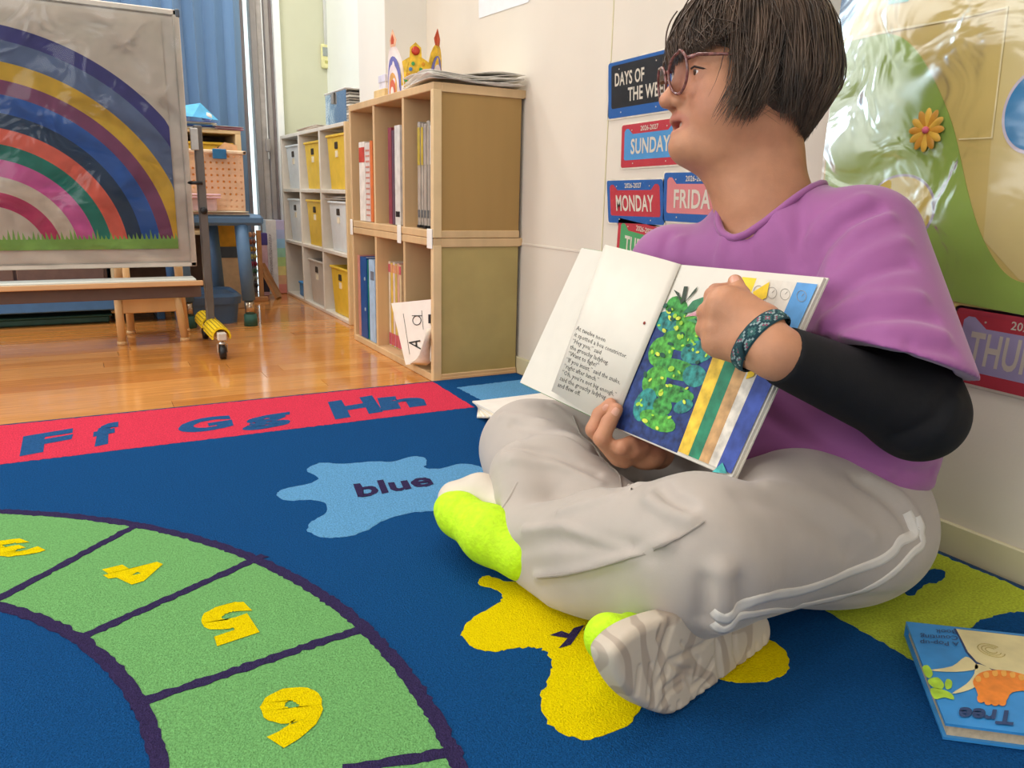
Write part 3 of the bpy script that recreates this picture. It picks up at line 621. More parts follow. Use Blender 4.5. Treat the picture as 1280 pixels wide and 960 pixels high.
def storage_bin(col, row, m, label, dh=0):
    y0, y1 = fy[col]+(.026 if col == 0 else .018), fy[col+1]-.030; z0 = fz[row]+.018 if row == 0 else fz[row]+.002; z1 = z0+.205+dh; x0, x1 = FX0+.010, FX1-.02
    y1 = y0+.262
    o = empty('storage_bin', ((x0+x1)/2, (y0+y1)/2, z0), label, 'bin', 'bins in the cream shelf'); t = .012; w = .003
    def ringv(z, e, x0=x0): return [(x0+.010-e*.010, y0+t-e*t, z), (x1-.01+e*.01, y0+t-e*t, z), (x1-.01+e*.01, y1-t+e*t, z), (x0+.010-e*.010, y1-t+e*t, z)]
    A = ringv(z0, 0); B_ = ringv(z1, 1); I0 = [(A[0][0]+w, A[0][1]+w, z0+w), (A[1][0]-w, A[1][1]+w, z0+w), (A[2][0]-w, A[2][1]-w, z0+w), (A[3][0]+w, A[3][1]-w, z0+w)]; I1 = [(B_[0][0]+w, B_[0][1]+w, z1), (B_[1][0]-w, B_[1][1]+w, z1), (B_[2][0]-w, B_[2][1]-w, z1), (B_[3][0]+w, B_[3][1]-w, z1)]
    mesh('body', A+B_+I0+I1, [(3, 2, 1, 0)]+[(i, (i+1) % 4, 4+(i+1) % 4, 4+i) for i in range(4)]+[(8, 9, 10, 11)]+[(12+i, 12+(i+1) % 4, 8+(i+1) % 4, 8+i) for i in range(4)]+[(4+i, 4+(i+1) % 4, 12+(i+1) % 4, 12+i) for i in range(4)], m, o)
    rm = MB(); rm.box((x0-.006, y0-.004, z1-.007), (x0+.004, y1+.004, z1+.003), .002); rm.box((x0, y0-.004, z1-.007), (x1, y0+.003, z1+.003), .002); rm.box((x0, y1-.003, z1-.007), (x1, y1+.004, z1+.003), .002); rm.build('rim', m, o)
    ym = y0+.135
    bx('handle_hole', (x0-.0015, ym-.020, z1-.055), (x0+.004, ym+.020, z1-.027), M_hole, o, .003); bx('sticker', (x0+.0005, ym-.016, z1-.088), (x0+.0035, ym+.016, z1-.062), mat('sticker_pale', '#eee3c8', rough=.6), o, 0)
    return o
for col, row, m, lb in ((2, 2, M_bw, 'white bin in the far top compartment of the cream shelf'), (1, 2, M_by, 'yellow bin in the middle top compartment of the cream shelf'), (0, 2, M_by, 'yellow bin in the near top compartment of the cream shelf'),
        (2, 1, M_bw, 'white bin in the far middle compartment, above the blue box'), (1, 1, M_by, 'yellow bin at the very centre of the cream shelf'), (0, 1, M_bw, 'white bin under crumpled plastic, near middle compartment'),
        (1, 0, M_bg, 'grey bin on the bottom row of the cream shelf'), (0, 0, M_by, 'yellow bin on the bottom row of the cream shelf')): storage_bin(col, row, m, lb, .012 if (row, col) == (2, 0) else 0)
bb_ = empty('blue_box', (1.05, 3.97, .018), 'small bright blue box low in the empty shelf compartment', 'box'); bx('body', (.985, 3.890, .017), (1.12, 4.03, .085), mat('box_blue', '#3f8fd0', rough=.4), bb_, .006); bx('lid', (.981, 3.886, .078), (1.124, 4.034, .092), mat('box_blue', ''), bb_, .004)
pb = paper_stack('crumpled_plastic', 'crumpled clear plastic lying over the white bin', [(FX0+.012, 3.16), (1.13, 3.16), (1.13, 3.48), (FX0+.012, 3.48)], fz[1]+.211, 4, [M_film], .003, wave=.013, cat_='plastic')
paper_stack('paper_sheets', 'loose papers sticking out above the near top yellow bin', [(FX0+.06, 3.17), (1.18, 3.17), (1.18, 3.42), (FX0+.06, 3.42)], fz[2]+.222, 3, [M_paper], .003, wave=.012)
paper_stack('loose_papers', 'flat papers lying on top of the cream shelf', [(FX0+.02, 3.60), (1.16, 3.60), (1.16, 3.98), (FX0+.02, 3.98)], FH, 6, [M_paper, mat('paper_tan', '#c9a98e', rough=.7), M_paper], .003, wave=.003)
cl = empty('clear_box', (1.10, 3.36, FH), 'clear plastic box of papers standing on the cream shelf', 'box')
_y0, _y1 = 3.24, 3.54
for k in range(11): bx('paper_sheet', (1.03, _y0+.02, FH+.004+k*.0115), (1.20, _y1-.02, FH+.012+k*.0115), (M_paper, mat('paper_grey', '#bdb5ac', rough=.7), mat('paper_brownish', '#a3988c', rough=.7))[k % 3], cl, 0)
M_clear = film_mat('clear_plastic', (.96, .97, .97), .08, rough=.12, bump=.1)
for q in (((1.011, _y0, FH), (1.011, _y1, FH), (1.011, _y1, FH+.14), (1.011, _y0, FH+.14)), ((1.22, _y0, FH), (1.22, _y1, FH), (1.22, _y1, FH+.14), (1.22, _y0, FH+.14)), ((1.011, _y0, FH), (1.22, _y0, FH), (1.22, _y0, FH+.14), (1.011, _y0, FH+.14)), ((1.011, _y1, FH), (1.22, _y1, FH), (1.22, _y1, FH+.14), (1.011, _y1, FH+.14))): mesh('wall_panel', q, [(0, 1, 2, 3)], M_clear, cl)
bx('lid', (1.006, _y0-.004, FH+.134), (1.224, _y1+.004, FH+.142), mat('plastic_pale', '#d9d7d2', rough=.3), cl, .003); bx('latch', (1.002, 3.40, FH+.09), (1.010, 3.43, FH+.135), mat('latch_grey', '#8f8d8a', rough=.4), cl, .002)
# ---- mobile whiteboard with the rainbow poster
M_steel = mat('dark_grey_steel', '#6b6662', rough=.4, var=.03, metal=.2); M_alub = mat('board_frame', '#cfc7bb', rough=.45, var=.02); M_wbd = mat('board_white', '#d9d0c4', rough=.25, var=.01)
BY = 2.85
def by(px, py, y=BY): return ony(px, py, y)
board = empty('mobile_whiteboard', (-.25, BY, 0), 'mobile whiteboard on yellow-padded castor feet carrying the rainbow poster', 'whiteboard')
bz0, bz1, bx0, bx1 = .285, 1.088, -.86, .352
bx('panel', (bx0+.01, BY, bz0+.01), (bx1-.01, BY+.016, bz1-.01), M_wbd, board, 0)
for a_, b__ in (((bx0, BY-.008, bz0), (bx1, BY+.022, bz0+.016)), ((bx0, BY-.008, bz1-.018), (bx1, BY+.022, bz1)), ((bx0, BY-.008, bz0), (bx0+.018, BY+.022, bz1)), ((bx1-.020, BY-.008, bz0), (bx1, BY+.022, bz1))): bx('frame', a_, b__, M_alub, board, .003)
for x in (bx1-.012, bx0+.004): bx('corner_cap', (x, BY-.010, bz1-.022), (x+.014, BY+.024, bz1+.003), mat('cap_grey', '#4d5560', rough=.5), board, .003)
for s_, px_ in ((1, .386), (-1, -.894)):
    bx('post', (px_-.013, BY+.004, .075), (px_+.013, BY+.034, .745), M_steel, board, .003)
    MB().tube([(px_, BY-.02, .56), (px_-s_*.05, BY+.0, .56)], .006, 10).build('pivot', M_black_p, board, True); MB().lathe([(.012, 0), (.012, .012), (.007, .016)], (px_, BY+.003, .47), (0, -1, 0), 12).build('knob', M_black_p, board, True)
    bx('hinge', (px_-s_*.014-.012, BY-.006, .665), (px_-s_*.014+.012, BY+.006, .735), mat('hinge_steel', '#c9c9c9', rough=.25, metal=.6), board, .002)
    bx('foot_bar', (px_-.014, BY-.225, .062), (px_+.014, BY+.21, .088), M_alub, board, .003)
    for ya_, yb2 in ((BY-.205, BY-.012), (BY+.036, BY+.20)):
        V, Fc = [], []; nn = 11
        for yy in (ya_, yb2):
            for r_ in (.026, .032):
                for i in range(nn): a = math.pi*(-.08+1.16*i/(nn-1)); V.append((px_+r_*math.cos(a)*.95, yy, .072+r_*math.sin(a)))
        for i in range(nn-1): Fc += [(nn+i, nn+i+1, 3*nn+i+1, 3*nn+i), (i+1, i, 2*nn+i, 2*nn+i+1), (i, i+1, nn+i+1, nn+i), (2*nn+i+1, 2*nn+i, 3*nn+i, 3*nn+i+1)]
        Fc += [(0, nn, 3*nn, 2*nn), (2*nn-1, nn-1, 3*nn-1, 4*nn-1)]; pad = mesh('foot_pad', V, Fc, mat('pad_yellow', '#f0d01a', rough=.45, var=.05, scale=60), board)
        for k in range(1, nn-1): a = math.pi*(-.08+1.16*(k)/(nn-1)); MB().tube([(px_+.0325*math.cos(a)*.95, ya_+.001, .072+.0325*math.sin(a)), (px_+.0325*math.cos(a)*.95, yb2-.001, .072+.0325*math.sin(a))], .0016, 5).build('pad_rib', mat('rib_olive', '#a58d18', rough=.6), pad)
    for yy in (BY-.205, BY+.185):
        MB().lathe([(.010, .0), (.012, .006), (.006, .010), (.006, .016)], (px_, yy, .046), (0, 0, 1), 12).build('castor_stem', mat('zinc', '#c6c2ba', rough=.25, metal=.8), board, True)
        MB().lathe([(.010, -.011), (.0225, -.009), (.0235, 0), (.0225, .009), (.010, .011)], (px_, yy-.004, .0235), (1, 0, 0), 22).build('castor_wheel', M_black_p, board, True)
        MB().obox((px_+.0145, yy-.002, .035), (1, 0, 0), (0, 1, 0), (0, 0, 1), .0015, .009, .014, .001).build('castor_fork', mat('zinc', ''), board); MB().obox((px_-.0145, yy-.002, .035), (1, 0, 0), (0, 1, 0), (0, 0, 1), .0015, .009, .014, .001).build('castor_fork', mat('zinc', ''), board)
tx0, tx1 = -.88, .358
_zt, _zw, _zv, _zr = by(0, 353, BY-.03)[2], by(0, 358, BY-.08)[2], by(0, 365, BY-.08)[2], by(0, 381, BY-.045)[2]
bx('pen_tray', (tx0, BY-.075, _zt-.014), (tx1-.02, BY+.01, _zt), mat('tray_pale', '#d8ddd4', rough=.35, var=.01), board, .003); bx('tray_edge', (tx0, BY-.082, _zv), (tx1, BY-.074, _zw), mat('tray_wood', '#cda579', rough=.45, var=.04, stretch=(.2, 1, 1)), board, .002)
bx('cross_rail', (tx0, BY-.045, _zr), (tx1-.004, BY-.015, _zv+.004), mat('rail_umber', '#5d4b44', rough=.5, var=.03), board, .002)
poster = empty('rainbow_poster', (-.25, BY-.006, .34), 'rainbow poster with green grass under shiny clear plastic on the whiteboard', 'poster')
PY = BY-.009
psz0, psz1 = by(0, 313)[2], bz1-.030; psx1 = by(222, 300)[0]; psx0 = -.80
bx('sheet', (psx0, PY, psz0), (psx1, PY+.0015, psz1), mat('poster_sheet', '#d9cdbd', rough=.6, var=.015), poster, 0)
pcx, pcz = by(-8, 318)[0], by(-8, 318)[2]; PXM = (by(200, 200)[0]-by(100, 200)[0])/100
def arc_band(name, r0, r1, col, k):
    n = 72; pts = []
    a0 = math.asin(max(-1, min(1, (psz0+.03-pcz)/r1)))
    for r, rev in ((r1, 0), (r0, 1)):
        q = []
        for i in range(n+1):
            a = a0+(math.pi-2*a0)*i/n; x, z = pcx+r*math.cos(a), pcz+r*math.sin(a); q.append((min(max(x, psx0), psx1), min(z, psz1)))
        pts += q[::-1] if rev else q
    V = [(x, PY-.0004, z) for x, z in pts]; h = len(V)//2
    return mesh(name, V, [(i, i+1, 2*h-2-i, 2*h-1-i) for i in range(h-1)], mat('arc_%s' % k, col, rough=.6, var=.05, scale=24), poster)
for r0, r1, c_, k in ((63, 82, '#c9416f', 'magenta'), (82, 102, '#ded0bd', 'cream'), (102, 124, '#dc66ab', 'pink'), (124, 143, '#1f8273', 'teal'), (143, 163, '#ee6f5c', 'coral'), (163, 182, '#24405f', 'navy'), (182, 205, '#2f62b4', 'blue'), (205, 223, '#84476d', 'plum'), (223, 245, '#dfb33a', 'yellow'), (245, 271, '#62759a', 'slate'), (271, 289, '#3f3f83', 'indigo')):
    arc_band('rainbow_band', r0*PXM, r1*PXM, c_, k)
_rg = random.Random(9); gz = by(100, 299)[2]; pts = [(psx1, psz0)]; x = psx1
while x > psx0+.012: pts += [(x, gz), (x-.004-_rg.random()*.004, gz+.012+_rg.random()*.022), (x-.009, gz)]; x -= .011+_rg.random()*.004
pts += [(psx0, gz), (psx0, psz0)]
MB().prism(pts, (0, PY-.0008, 0), (1, 0, 0), (0, 0, 1), (0, -1, 0), .0004).build('grass_strip', mat('grass_green', '#8cbf5c', rough=.6, var=.05), poster)
V, Fc = [], []; nx, nz = 60, 44
for i in range(nx+1):
    for j in range(nz+1):
        a, b_ = i/nx, j/nz; x = bx0+.02+(bx1-.026-bx0)*a; z = bz0+.02+(bz1-bz0-.036)*b_
        w = .0022*math.sin(31*a+9*b_+3*math.sin(11*b_))+.0028*math.exp(-((b_-.62-.18*(1-a))/.035)**2)*math.sin(70*a)+.003*math.exp(-((b_-.86)/.06)**2)*math.sin(38*a+20*b_)
        V.append((x, PY-.006-w-.002*math.sin(3*a), z))
for i in range(nx):
    for j in range(nz): a = i*(nz+1)+j; Fc.append((a, a+nz+1, a+nz+2, a+1))
mesh('plastic_cover', V, Fc, film_mat('poster_film', (.985, .98, .975), .24, rough=.10, bump=.45, bscale=8), poster, True)

# ---- things behind the board
M_chair = mat('chair_birch', '#deb681', rough=.4, var=.05, scale=12, stretch=(1, 1, .15))
ch = empty('child_chair', (.21, 3.12, 0), 'small birch child chair standing behind the whiteboard', 'chair')
xl, xr = .108, .318
for x, dx, y in ((xl, 0, 3.02), (xr-.004, .018, 3.02), (.150, 0, 3.24), (.340, .014, 3.22)):
    MB().tube([(x, y, .012), (x-dx, y, .168 if y < 3.1 else .30)], .0135, 12, sq=1).build('leg', M_chair, ch, True); MB().tube([(x, y, 0), (x, y, .012)], [.017, .0155], 12).build('leg_tip', M_chair, ch, True)
bx('apron', (xl+.01, 3.012, .110), (xr-.01, 3.026, .168), M_chair, ch, .003); bx('seat', (xl-.012, 3.005, .168), (xr+.006, 3.26, .180), M_chair, ch, .005)
for x in (.117, .312): MB().tube([(x, 3.03, .178), (x, 3.03, .292)], .0135, 12).build('back_post', M_chair, ch, True)
bx('back_rail', (.11, 3.022, .285), (.32, 3.036, .33), M_chair, ch, .004)
M_bluef = mat('blue_furniture', '#4c7fb8', rough=.5, var=.03); M_tblue = mat('table_blue', '#56789c', rough=.5, var=.03)
bn = empty('low_bench', (-.35, 3.62, 0), 'long low blue bench behind the whiteboard', 'bench'); bx('top', (-1.2, 3.50, .058), (.305, 3.80, .104), M_bluef, bn, .004)
for x in (-1.1, -.40, .27): bx('leg', (x, 3.56, 0), (x+.03, 3.78, .059), M_bluef, bn, .003)
gb = empty('storage_tray', (-.16, 3.62, 0), 'dark green shallow tray pushed under the blue bench', 'tray'); bx('body', (-.34, 3.545, .001), (.09, 3.78, .030), mat('tray_green', '#2f5a55', rough=.5), gb, .006); bx('rim', (-.35, 3.535, .028), (.10, 3.79, .036), mat('tray_green', ''), gb, .003)
cabb = empty('low_cabinet', (-.3, 4.0, 0), 'dark brown low cabinet against the curtain behind the bench', 'cabinet'); M_umb = mat('cabinet_brown', '#6a4e40', rough=.5, var=.05)
bx('body', (-1.25, 3.86, .02), (.105, 4.14, .33), M_umb, cabb, .004); bx('plinth', (-1.23, 3.88, 0), (.10, 4.13, .021), M_umb, cabb, 0)
for k in range(4): bx('door', (-1.24+k*.336, 3.85, .04), (-.915+k*.336, 3.861, .31), mat('cabinet_door_brown', '#7b5a4a', rough=.5, var=.05), cabb, .003)
tb = empty('blue_table', (.49, 3.5, 0), 'blue table with chrome leg ends and green rubber feet behind the board', 'table')
MB().box((.315, 3.25, .402), (.664, 3.80, .445), .012).build('top', M_tblue, tb)
for x, y, h0 in ((.592, 3.27, .105), (.545, 3.72, .10), (.362, 3.30, .105), (.362, 3.74, .105)):
    lg = MB().tube([(x-.012, y+.01, .405), (x, y, h0)], .026, 16).build('leg', M_tblue, tb, True); MB().tube([(x, y, h0+.002), (x+.003, y, .045)], .019, 14).build('chrome_end', mat('chrome', '#b9a995', rough=.15, metal=.9), lg, True); MB().tube([(x+.003, y, .048), (x+.003, y, 0)], [.025, .027], 14).build('rubber_foot', mat('rubber_green', '#2f5f55', rough=.6), lg, True)
# open basket of holes, built from strips between the holes
M_peach = mat('basket_peach', '#ecc4a2', rough=.5, var=.03)
M_peach.node_tree.nodes['Principled BSDF'].inputs['Alpha'].default_value = .80
bk = empty('peach_basket', (.46, 3.45, .445), 'peach plastic basket with rows of holes on the blue table', 'basket')
bx0_, bx1_, byy0, byy1, bzz0, bzz1 = .345, .612, 3.335, 3.56, .462, .690
def holed(o_, u_, v_, w, h, nxh, nyh, t=.003, hr=.0048):
    mb = MB(); u_, v_ = np.asarray(u_, float), np.asarray(v_, float); n_ = np.cross(u_, v_); o_ = np.asarray(o_, float); cx, cy = w/nxh, h/nyh
    for i in range(nxh):
        for j in range(nyh):
            a, b_ = i*cx, j*cy; c = (a+cx/2, b_+cy/2); k8 = 8
            sq = [(a+cx, c[1]), (a+cx, b_+cy), (c[0], b_+cy), (a, b_+cy), (a, c[1]), (a, b_), (c[0], b_), (a+cx, b_)]
            ci = [(c[0]+hr*math.cos(math.pi*k/4), c[1]+hr*math.sin(math.pi*k/4)) for k in range(k8)]
            P = [o_+u_*p[0]+v_*p[1] for p in sq+ci]+[o_+u_*p[0]+v_*p[1]-n_*t for p in ci]
            mb.add(P, [(k, (k+1) % 8, 8+(k+1) % 8, 8+k) for k in range(8)]+[(8+k, 8+(k+1) % 8, 16+(k+1) % 8, 16+k) for k in range(8)])
    return mb
for nm, o_, u_, w_, nh in (('front_wall', (bx0_, byy0, bzz0), (1, 0, 0), bx1_-bx0_, 12), ('side_wall', (bx1_, byy0, bzz0), (0, 1, 0), byy1-byy0, 10), ('side_wall', (bx0_, byy1, bzz0), (0, -1, 0), byy1-byy0, 10), ('back_wall', (bx1_, byy1, bzz0), (-1, 0, 0), bx1_-bx0_, 12)):
    holed(o_, u_, (0, 0, 1), w_, bzz1-bzz0-.012, nh, 9).build(nm, M_peach, bk)
bx('bottom', (bx0_, byy0, bzz0-.004), (bx1_, byy1, bzz0), M_peach, bk, 0)
rm = MB()
for a_, b__ in (((bx0_-.012, byy0-.012, bzz1-.014), (bx1_+.012, byy0+.003, bzz1)), ((bx0_-.012, byy1-.003, bzz1-.014), (bx1_+.012, byy1+.012, bzz1)), ((bx0_-.012, byy0-.012, bzz1-.014), (bx0_+.003, byy1+.012, bzz1)), ((bx1_-.003, byy0-.012, bzz1-.014), (bx1_+.012, byy1+.012, bzz1))): rm.box(a_, b__, .003)
rm.build('rim', mat('basket_rim', '#f0d4b4', rough=.5), bk)
os_ = empty('orange_folder', (.52, 3.36, .60), 'orange paper folder leaning inside the peach basket', 'folder')
quad_slab('cover', (.36, 3.341, .575), (.60, 3.341, .50), (.590, 3.341, .655), (.515, 3.341, .700), .002, mat('folder_orange', '#eda04e', rough=.6), os_); quad_slab('cover', (.44, 3.362, .62), (.60, 3.364, .58), (.598, 3.366, .712), (.55, 3.366, .722), .002, mat('folder_apricot', '#e9b98a', rough=.6), os_)
bc_ = bx('blue_clip', (.497, byy0-.018, bzz1-.034), (.548, byy0-.010, bzz1+.004), mat('clip_blue', '#2c72a5', rough=.5), None, .002); tag(bc_, 'blue tape clip over the rim of the peach basket', 'clip')
pk = empty('pink_basket', (.44, 3.29, .452), 'small pale pink basket in front of the peach basket', 'basket')
MB().obox((.432, 3.288, .484), (1, 0, 0), (0, 1, 0), (0, 0, 1), .060, .030, .028, .006).build('body', mat('basket_pink', '#d3b3b4', rough=.5), pk)
for z in (.509, .519): MB().obox((.437, 3.286, z), (1, 0, .0), (0, 1, 0), (0, 0, 1), .070, .036, .0035, .002).build('rim', mat('rim_pink', '#e3bcc8', rough=.5), pk)
paper_stack('flat_folders', 'thin pale folders lying under the baskets on the blue table', [(.30, 3.25), (.61, 3.255), (.60, 3.52), (.31, 3.50)], .4455, 4, [M_cream_p, mat('folder_rose', '#dcb8b0', rough=.6), M_cream_p], .0035, cat_='folders')
# shelf behind with a yellow bin and papers on top
cb2 = empty('back_cupboard', (.50, 3.95, 0), 'open wooden cupboard in front of the curtain with a yellow bin in it', 'cupboard')
zc = ony(290, 163, 3.85)[2]; xc0, xc1 = .12, ony(301, 170, 3.85)[0]
bx('top_board', (xc0, 3.85, zc-.016), (xc1, 4.14, zc), M_beech2, cb2); bx('side_panel', (xc1-.024, 3.85, 0), (xc1, 4.14, zc-.016), M_beech2, cb2); bx('side_panel', (xc0, 3.85, 0), (xc0+.02, 4.14, zc-.016), M_beech2, cb2); bx('back_panel', (xc0, 4.13, .03), (xc1, 4.14, zc-.01), mat('cupboard_dark', '#6f625a', rough=.6), cb2, 0)
bx('shelf_board', (xc0+.02, 3.86, .52), (xc1-.024, 4.13, .535), M_beech2, cb2, 0); bx('shelf_board', (xc0+.02, 3.86, .335), (xc1-.024, 4.13, .35), M_beech2, cb2, 0)
yb3 = empty('yellow_bin', (.45, 3.98, .535), 'mustard yellow bin inside the open wooden cupboard', 'bin'); _zy = ony(270, 178, 3.87)[2]
bx('body', (xc0+.03, 3.87, .536), (xc1-.035, 4.11, _zy-.006), mat('bin_mustard', '#d5aa30', rough=.5), yb3, .005); bx('rim', (xc0+.026, 3.862, _zy-.012), (xc1-.031, 4.115, _zy), mat('bin_mustard', ''), yb3, .003); MB().lathe([(.011, 0), (.011, .003), (.004, .004)], (xc1-.095, 3.862, _zy-.028), (0, -1, 0), 14).build('hole', M_hole, yb3); MB().lathe([(.011, 0), (.011, .003), (.004, .004)], (xc1-.30, 3.862, _zy-.028), (0, -1, 0), 14).build('hole', M_hole, yb3)
paper_stack('blue_folders', 'blue and lilac folders on the cupboard top', [(xc0+.02, 3.84), (xc1-.10, 3.85), (xc1-.10, 4.08), (xc0+.02, 4.08)], zc+.001, 7, [M_cream_p, M_paper, mat('folder_violet', '#5d74c9', rough=.5), mat('folder_sky', '#4f93d3', rough=.5)], .005, cat_='folders')
paper_stack('pink_folder', 'pink folder and clear sleeve at the right end of the cupboard top', [(xc1-.11, 3.845), (xc1+.015, 3.85), (xc1+.01, 4.05), (xc1-.10, 4.06)], zc+.004, 4, [mat('folder_pink', '#cf7f9f', rough=.5), M_film], .004, cat_='folder')
fd = empty('folded_paper', (xc1-.19, 3.9, zc+.04), 'folded bright blue paper with a raised corner on the cupboard top', 'paper'); mesh('sheet', [(xc0+.10, 3.90, zc+.042), (xc1-.20, 3.86, zc+.050), (xc1-.155, 3.92, zc+.115), (xc1-.21, 4.0, zc+.048), (xc1-.08, 3.93, zc+.046)], [(0, 1, 2), (0, 2, 3), (1, 4, 2)], mat('paper_cyan', '#5fb7e6', rough=.5), fd)
wt = MB(); wt.lathe([(.002, -.02), (.018, -.014), (.026, 0), (.02, .014), (.004, .02)], (xc1-.13, 3.93, zc+.058), (.3, .2, 1), 9); o_ = wt.build('crumpled_tissue', M_paper, None, True); tag(o_, 'crumpled white tissue beside the folded blue paper', 'tissue')
tub = empty('blue_tub', (.47, 3.52, 0), 'round-cornered slate blue tub on the floor beneath the table', 'tub'); M_tub = mat('tub_blue', '#4d6a8c', rough=.45, var=.03)
def rrect(cx, cy, hx, hy, r, z, n=5):
    P = []
    for sx, sy, a0 in ((1, 1, 0), (-1, 1, 90), (-1, -1, 180), (1, -1, 270)):
        for k in range(n+1): a = math.radians(a0+90*k/n); P.append((cx+sx*(hx-r)+r*math.cos(a), cy+sy*(hy-r)+r*math.sin(a), z))
    return P
def loft(name, rings, m, par, cap=True):
    V = [p for r in rings for p in r]; n = len(rings[0]); Fc = [(i*n+k, i*n+(k+1) % n, (i+1)*n+(k+1) % n, (i+1)*n+k) for i in range(len(rings)-1) for k in range(n)]
    if cap: Fc += [tuple(range(n-1, -1, -1)), tuple(range((len(rings)-1)*n, len(rings)*n))]
    return mesh(name, V, Fc, m, par, False)
loft('body', [rrect(.45, 3.47, .112, .115, .04, 0), rrect(.45, 3.47, .122, .125, .045, .085), rrect(.45, 3.47, .118, .121, .045, .085), rrect(.45, 3.47, .110, .112, .04, .012)], M_tub, tub); loft('lid', [rrect(.45, 3.47, .130, .133, .05, .082), rrect(.45, 3.47, .134, .137, .05, .112), rrect(.45, 3.47, .120, .123, .045, .126), rrect(.45, 3.47, .105, .108, .04, .116), rrect(.45, 3.47, .02, .02, .015, .122)], M_tub, tub)
# rack of coloured rods, leaning wooden leg, cards and small boxes by the window
M_oak = mat('oak_rail', '#bb8a5c', rough=.5, var=.06); rk = empty('bead_rack', (.74, 4.05, 0), 'wooden counting rack with rows of coloured beads near the window', 'rack')
rx0, rx1 = ony(303, 330, 4.05)[0], ony(325, 330, 4.05)[0]
for x in (rx0+.004, rx1): bx('post', (x-.011, 4.04, 0), (x+.011, 4.06, .345), M_oak, rk, .002)
bx('base_board', (rx0-.012, 3.99, 0), (rx1+.02, 4.02, .02), M_oak, rk, .002)
for k, c_ in enumerate(('#c9a083', '#8c5a50', '#b59247', '#b5b26a', '#8d2f4d', '#3f6b57', '#9aa8a5', '#2e2f33')):
    z = .325-k*.036; MB().tube([(rx0+.004, 4.05, z), (rx1, 4.05, z)], .0025, 6).build('rod', M_oak, rk)
    for q in range(2): MB().lathe([(.004, -.008), (.012, -.005), (.0135, 0), (.012, .005), (.004, .008)], (rx1-.022-q*.017, 4.05, z), (1, 0, 0), 12).build('bead', mat('bead_%d' % k, c_, rough=.4), rk, True)
lw = quad_slab('wooden_prop', onz(344, 374), onz(350, 371), ony(328, 330, 4.10), ony(321, 331, 4.10), .014, M_oak, None); tag(lw, 'slanting wooden leg leaning in front of the picture board by the window', 'wood prop')
pbx = empty('rainbow_card_box', (.86, 4.24, 0), 'tall white box with a rainbow coloured side standing by the window', 'box')
qx0, qx1, qx2 = ony(333, 300, 4.24)[0], ony(345, 300, 4.24)[0], ony(357, 300, 4.24)[0]; qz = ony(340, 275, 4.24)[2]
bx('body', (qx0, 4.24, 0), (qx1+.004, 4.33, qz), mat('box_offwhite', '#e2e0de', rough=.5), pbx, .002)
rcol = ('#d98d80', '#dfae86', '#e3d488', '#b9d589', '#9fd0b4', '#9cc9e4', '#b3bfe3', '#c8bfe0')
for k, c_ in enumerate(rcol): bx('colour_panel', (qx1+.004, 4.242, .004+k*(qz-.006)/8), (qx2+.01, 4.33, .004+(k+1)*(qz-.006)/8), mat('rainbow_side_%d' % k, c_, rough=.5, var=.03), pbx, .0005)
bx('title_strip', (qx0+.012, 4.2385, qz*.22), (qx0+.026, 4.24, qz*.82), mat('strip_grey', '#b9b4b4', rough=.6, var=.25, scale=160), pbx, 0)
vb = empty('pink_carton', (.80, 4.22, 0), 'pale pink carton with a violet top behind the bead rack', 'carton'); vx = ony(330, 330, 4.2)[0]; bx('body', (vx-.022, 4.19, .0), (vx+.020, 4.225, .27), mat('carton_pink', '#d9b3c0', rough=.5), vb, .003); bx('cap', (vx-.024, 4.188, .262), (vx+.022, 4.227, .325), mat('carton_violet', '#4b3f86', rough=.5), vb, .003); bx('base_band', (vx-.023, 4.189, .02), (vx+.021, 4.226, .10), mat('carton_dark', '#3f3a48', rough=.5), vb, .002)
yl = empty('yellow_carton', (.60, 3.9, 0), 'yellow and cream carton standing behind the table legs', 'carton'); yx0, yx1 = ony(281, 300, 3.84)[0], ony(300, 300, 3.84)[0]
bx('body', (yx0-.04, 3.78, 0), (yx1, 3.84, .30), mat('carton_cream', '#cdb795', rough=.6), yl, .002); bx('lid', (yx0-.042, 3.776, .285), (yx1+.002, 3.844, .39), mat('carton_yellow', '#dbab2f', rough=.5), yl, .003); bx('strap', (yx0-.041, 3.777, .235), (yx1+.001, 3.843, .285), mat('strap_slate', '#4a5866', rough=.6), yl, 0)

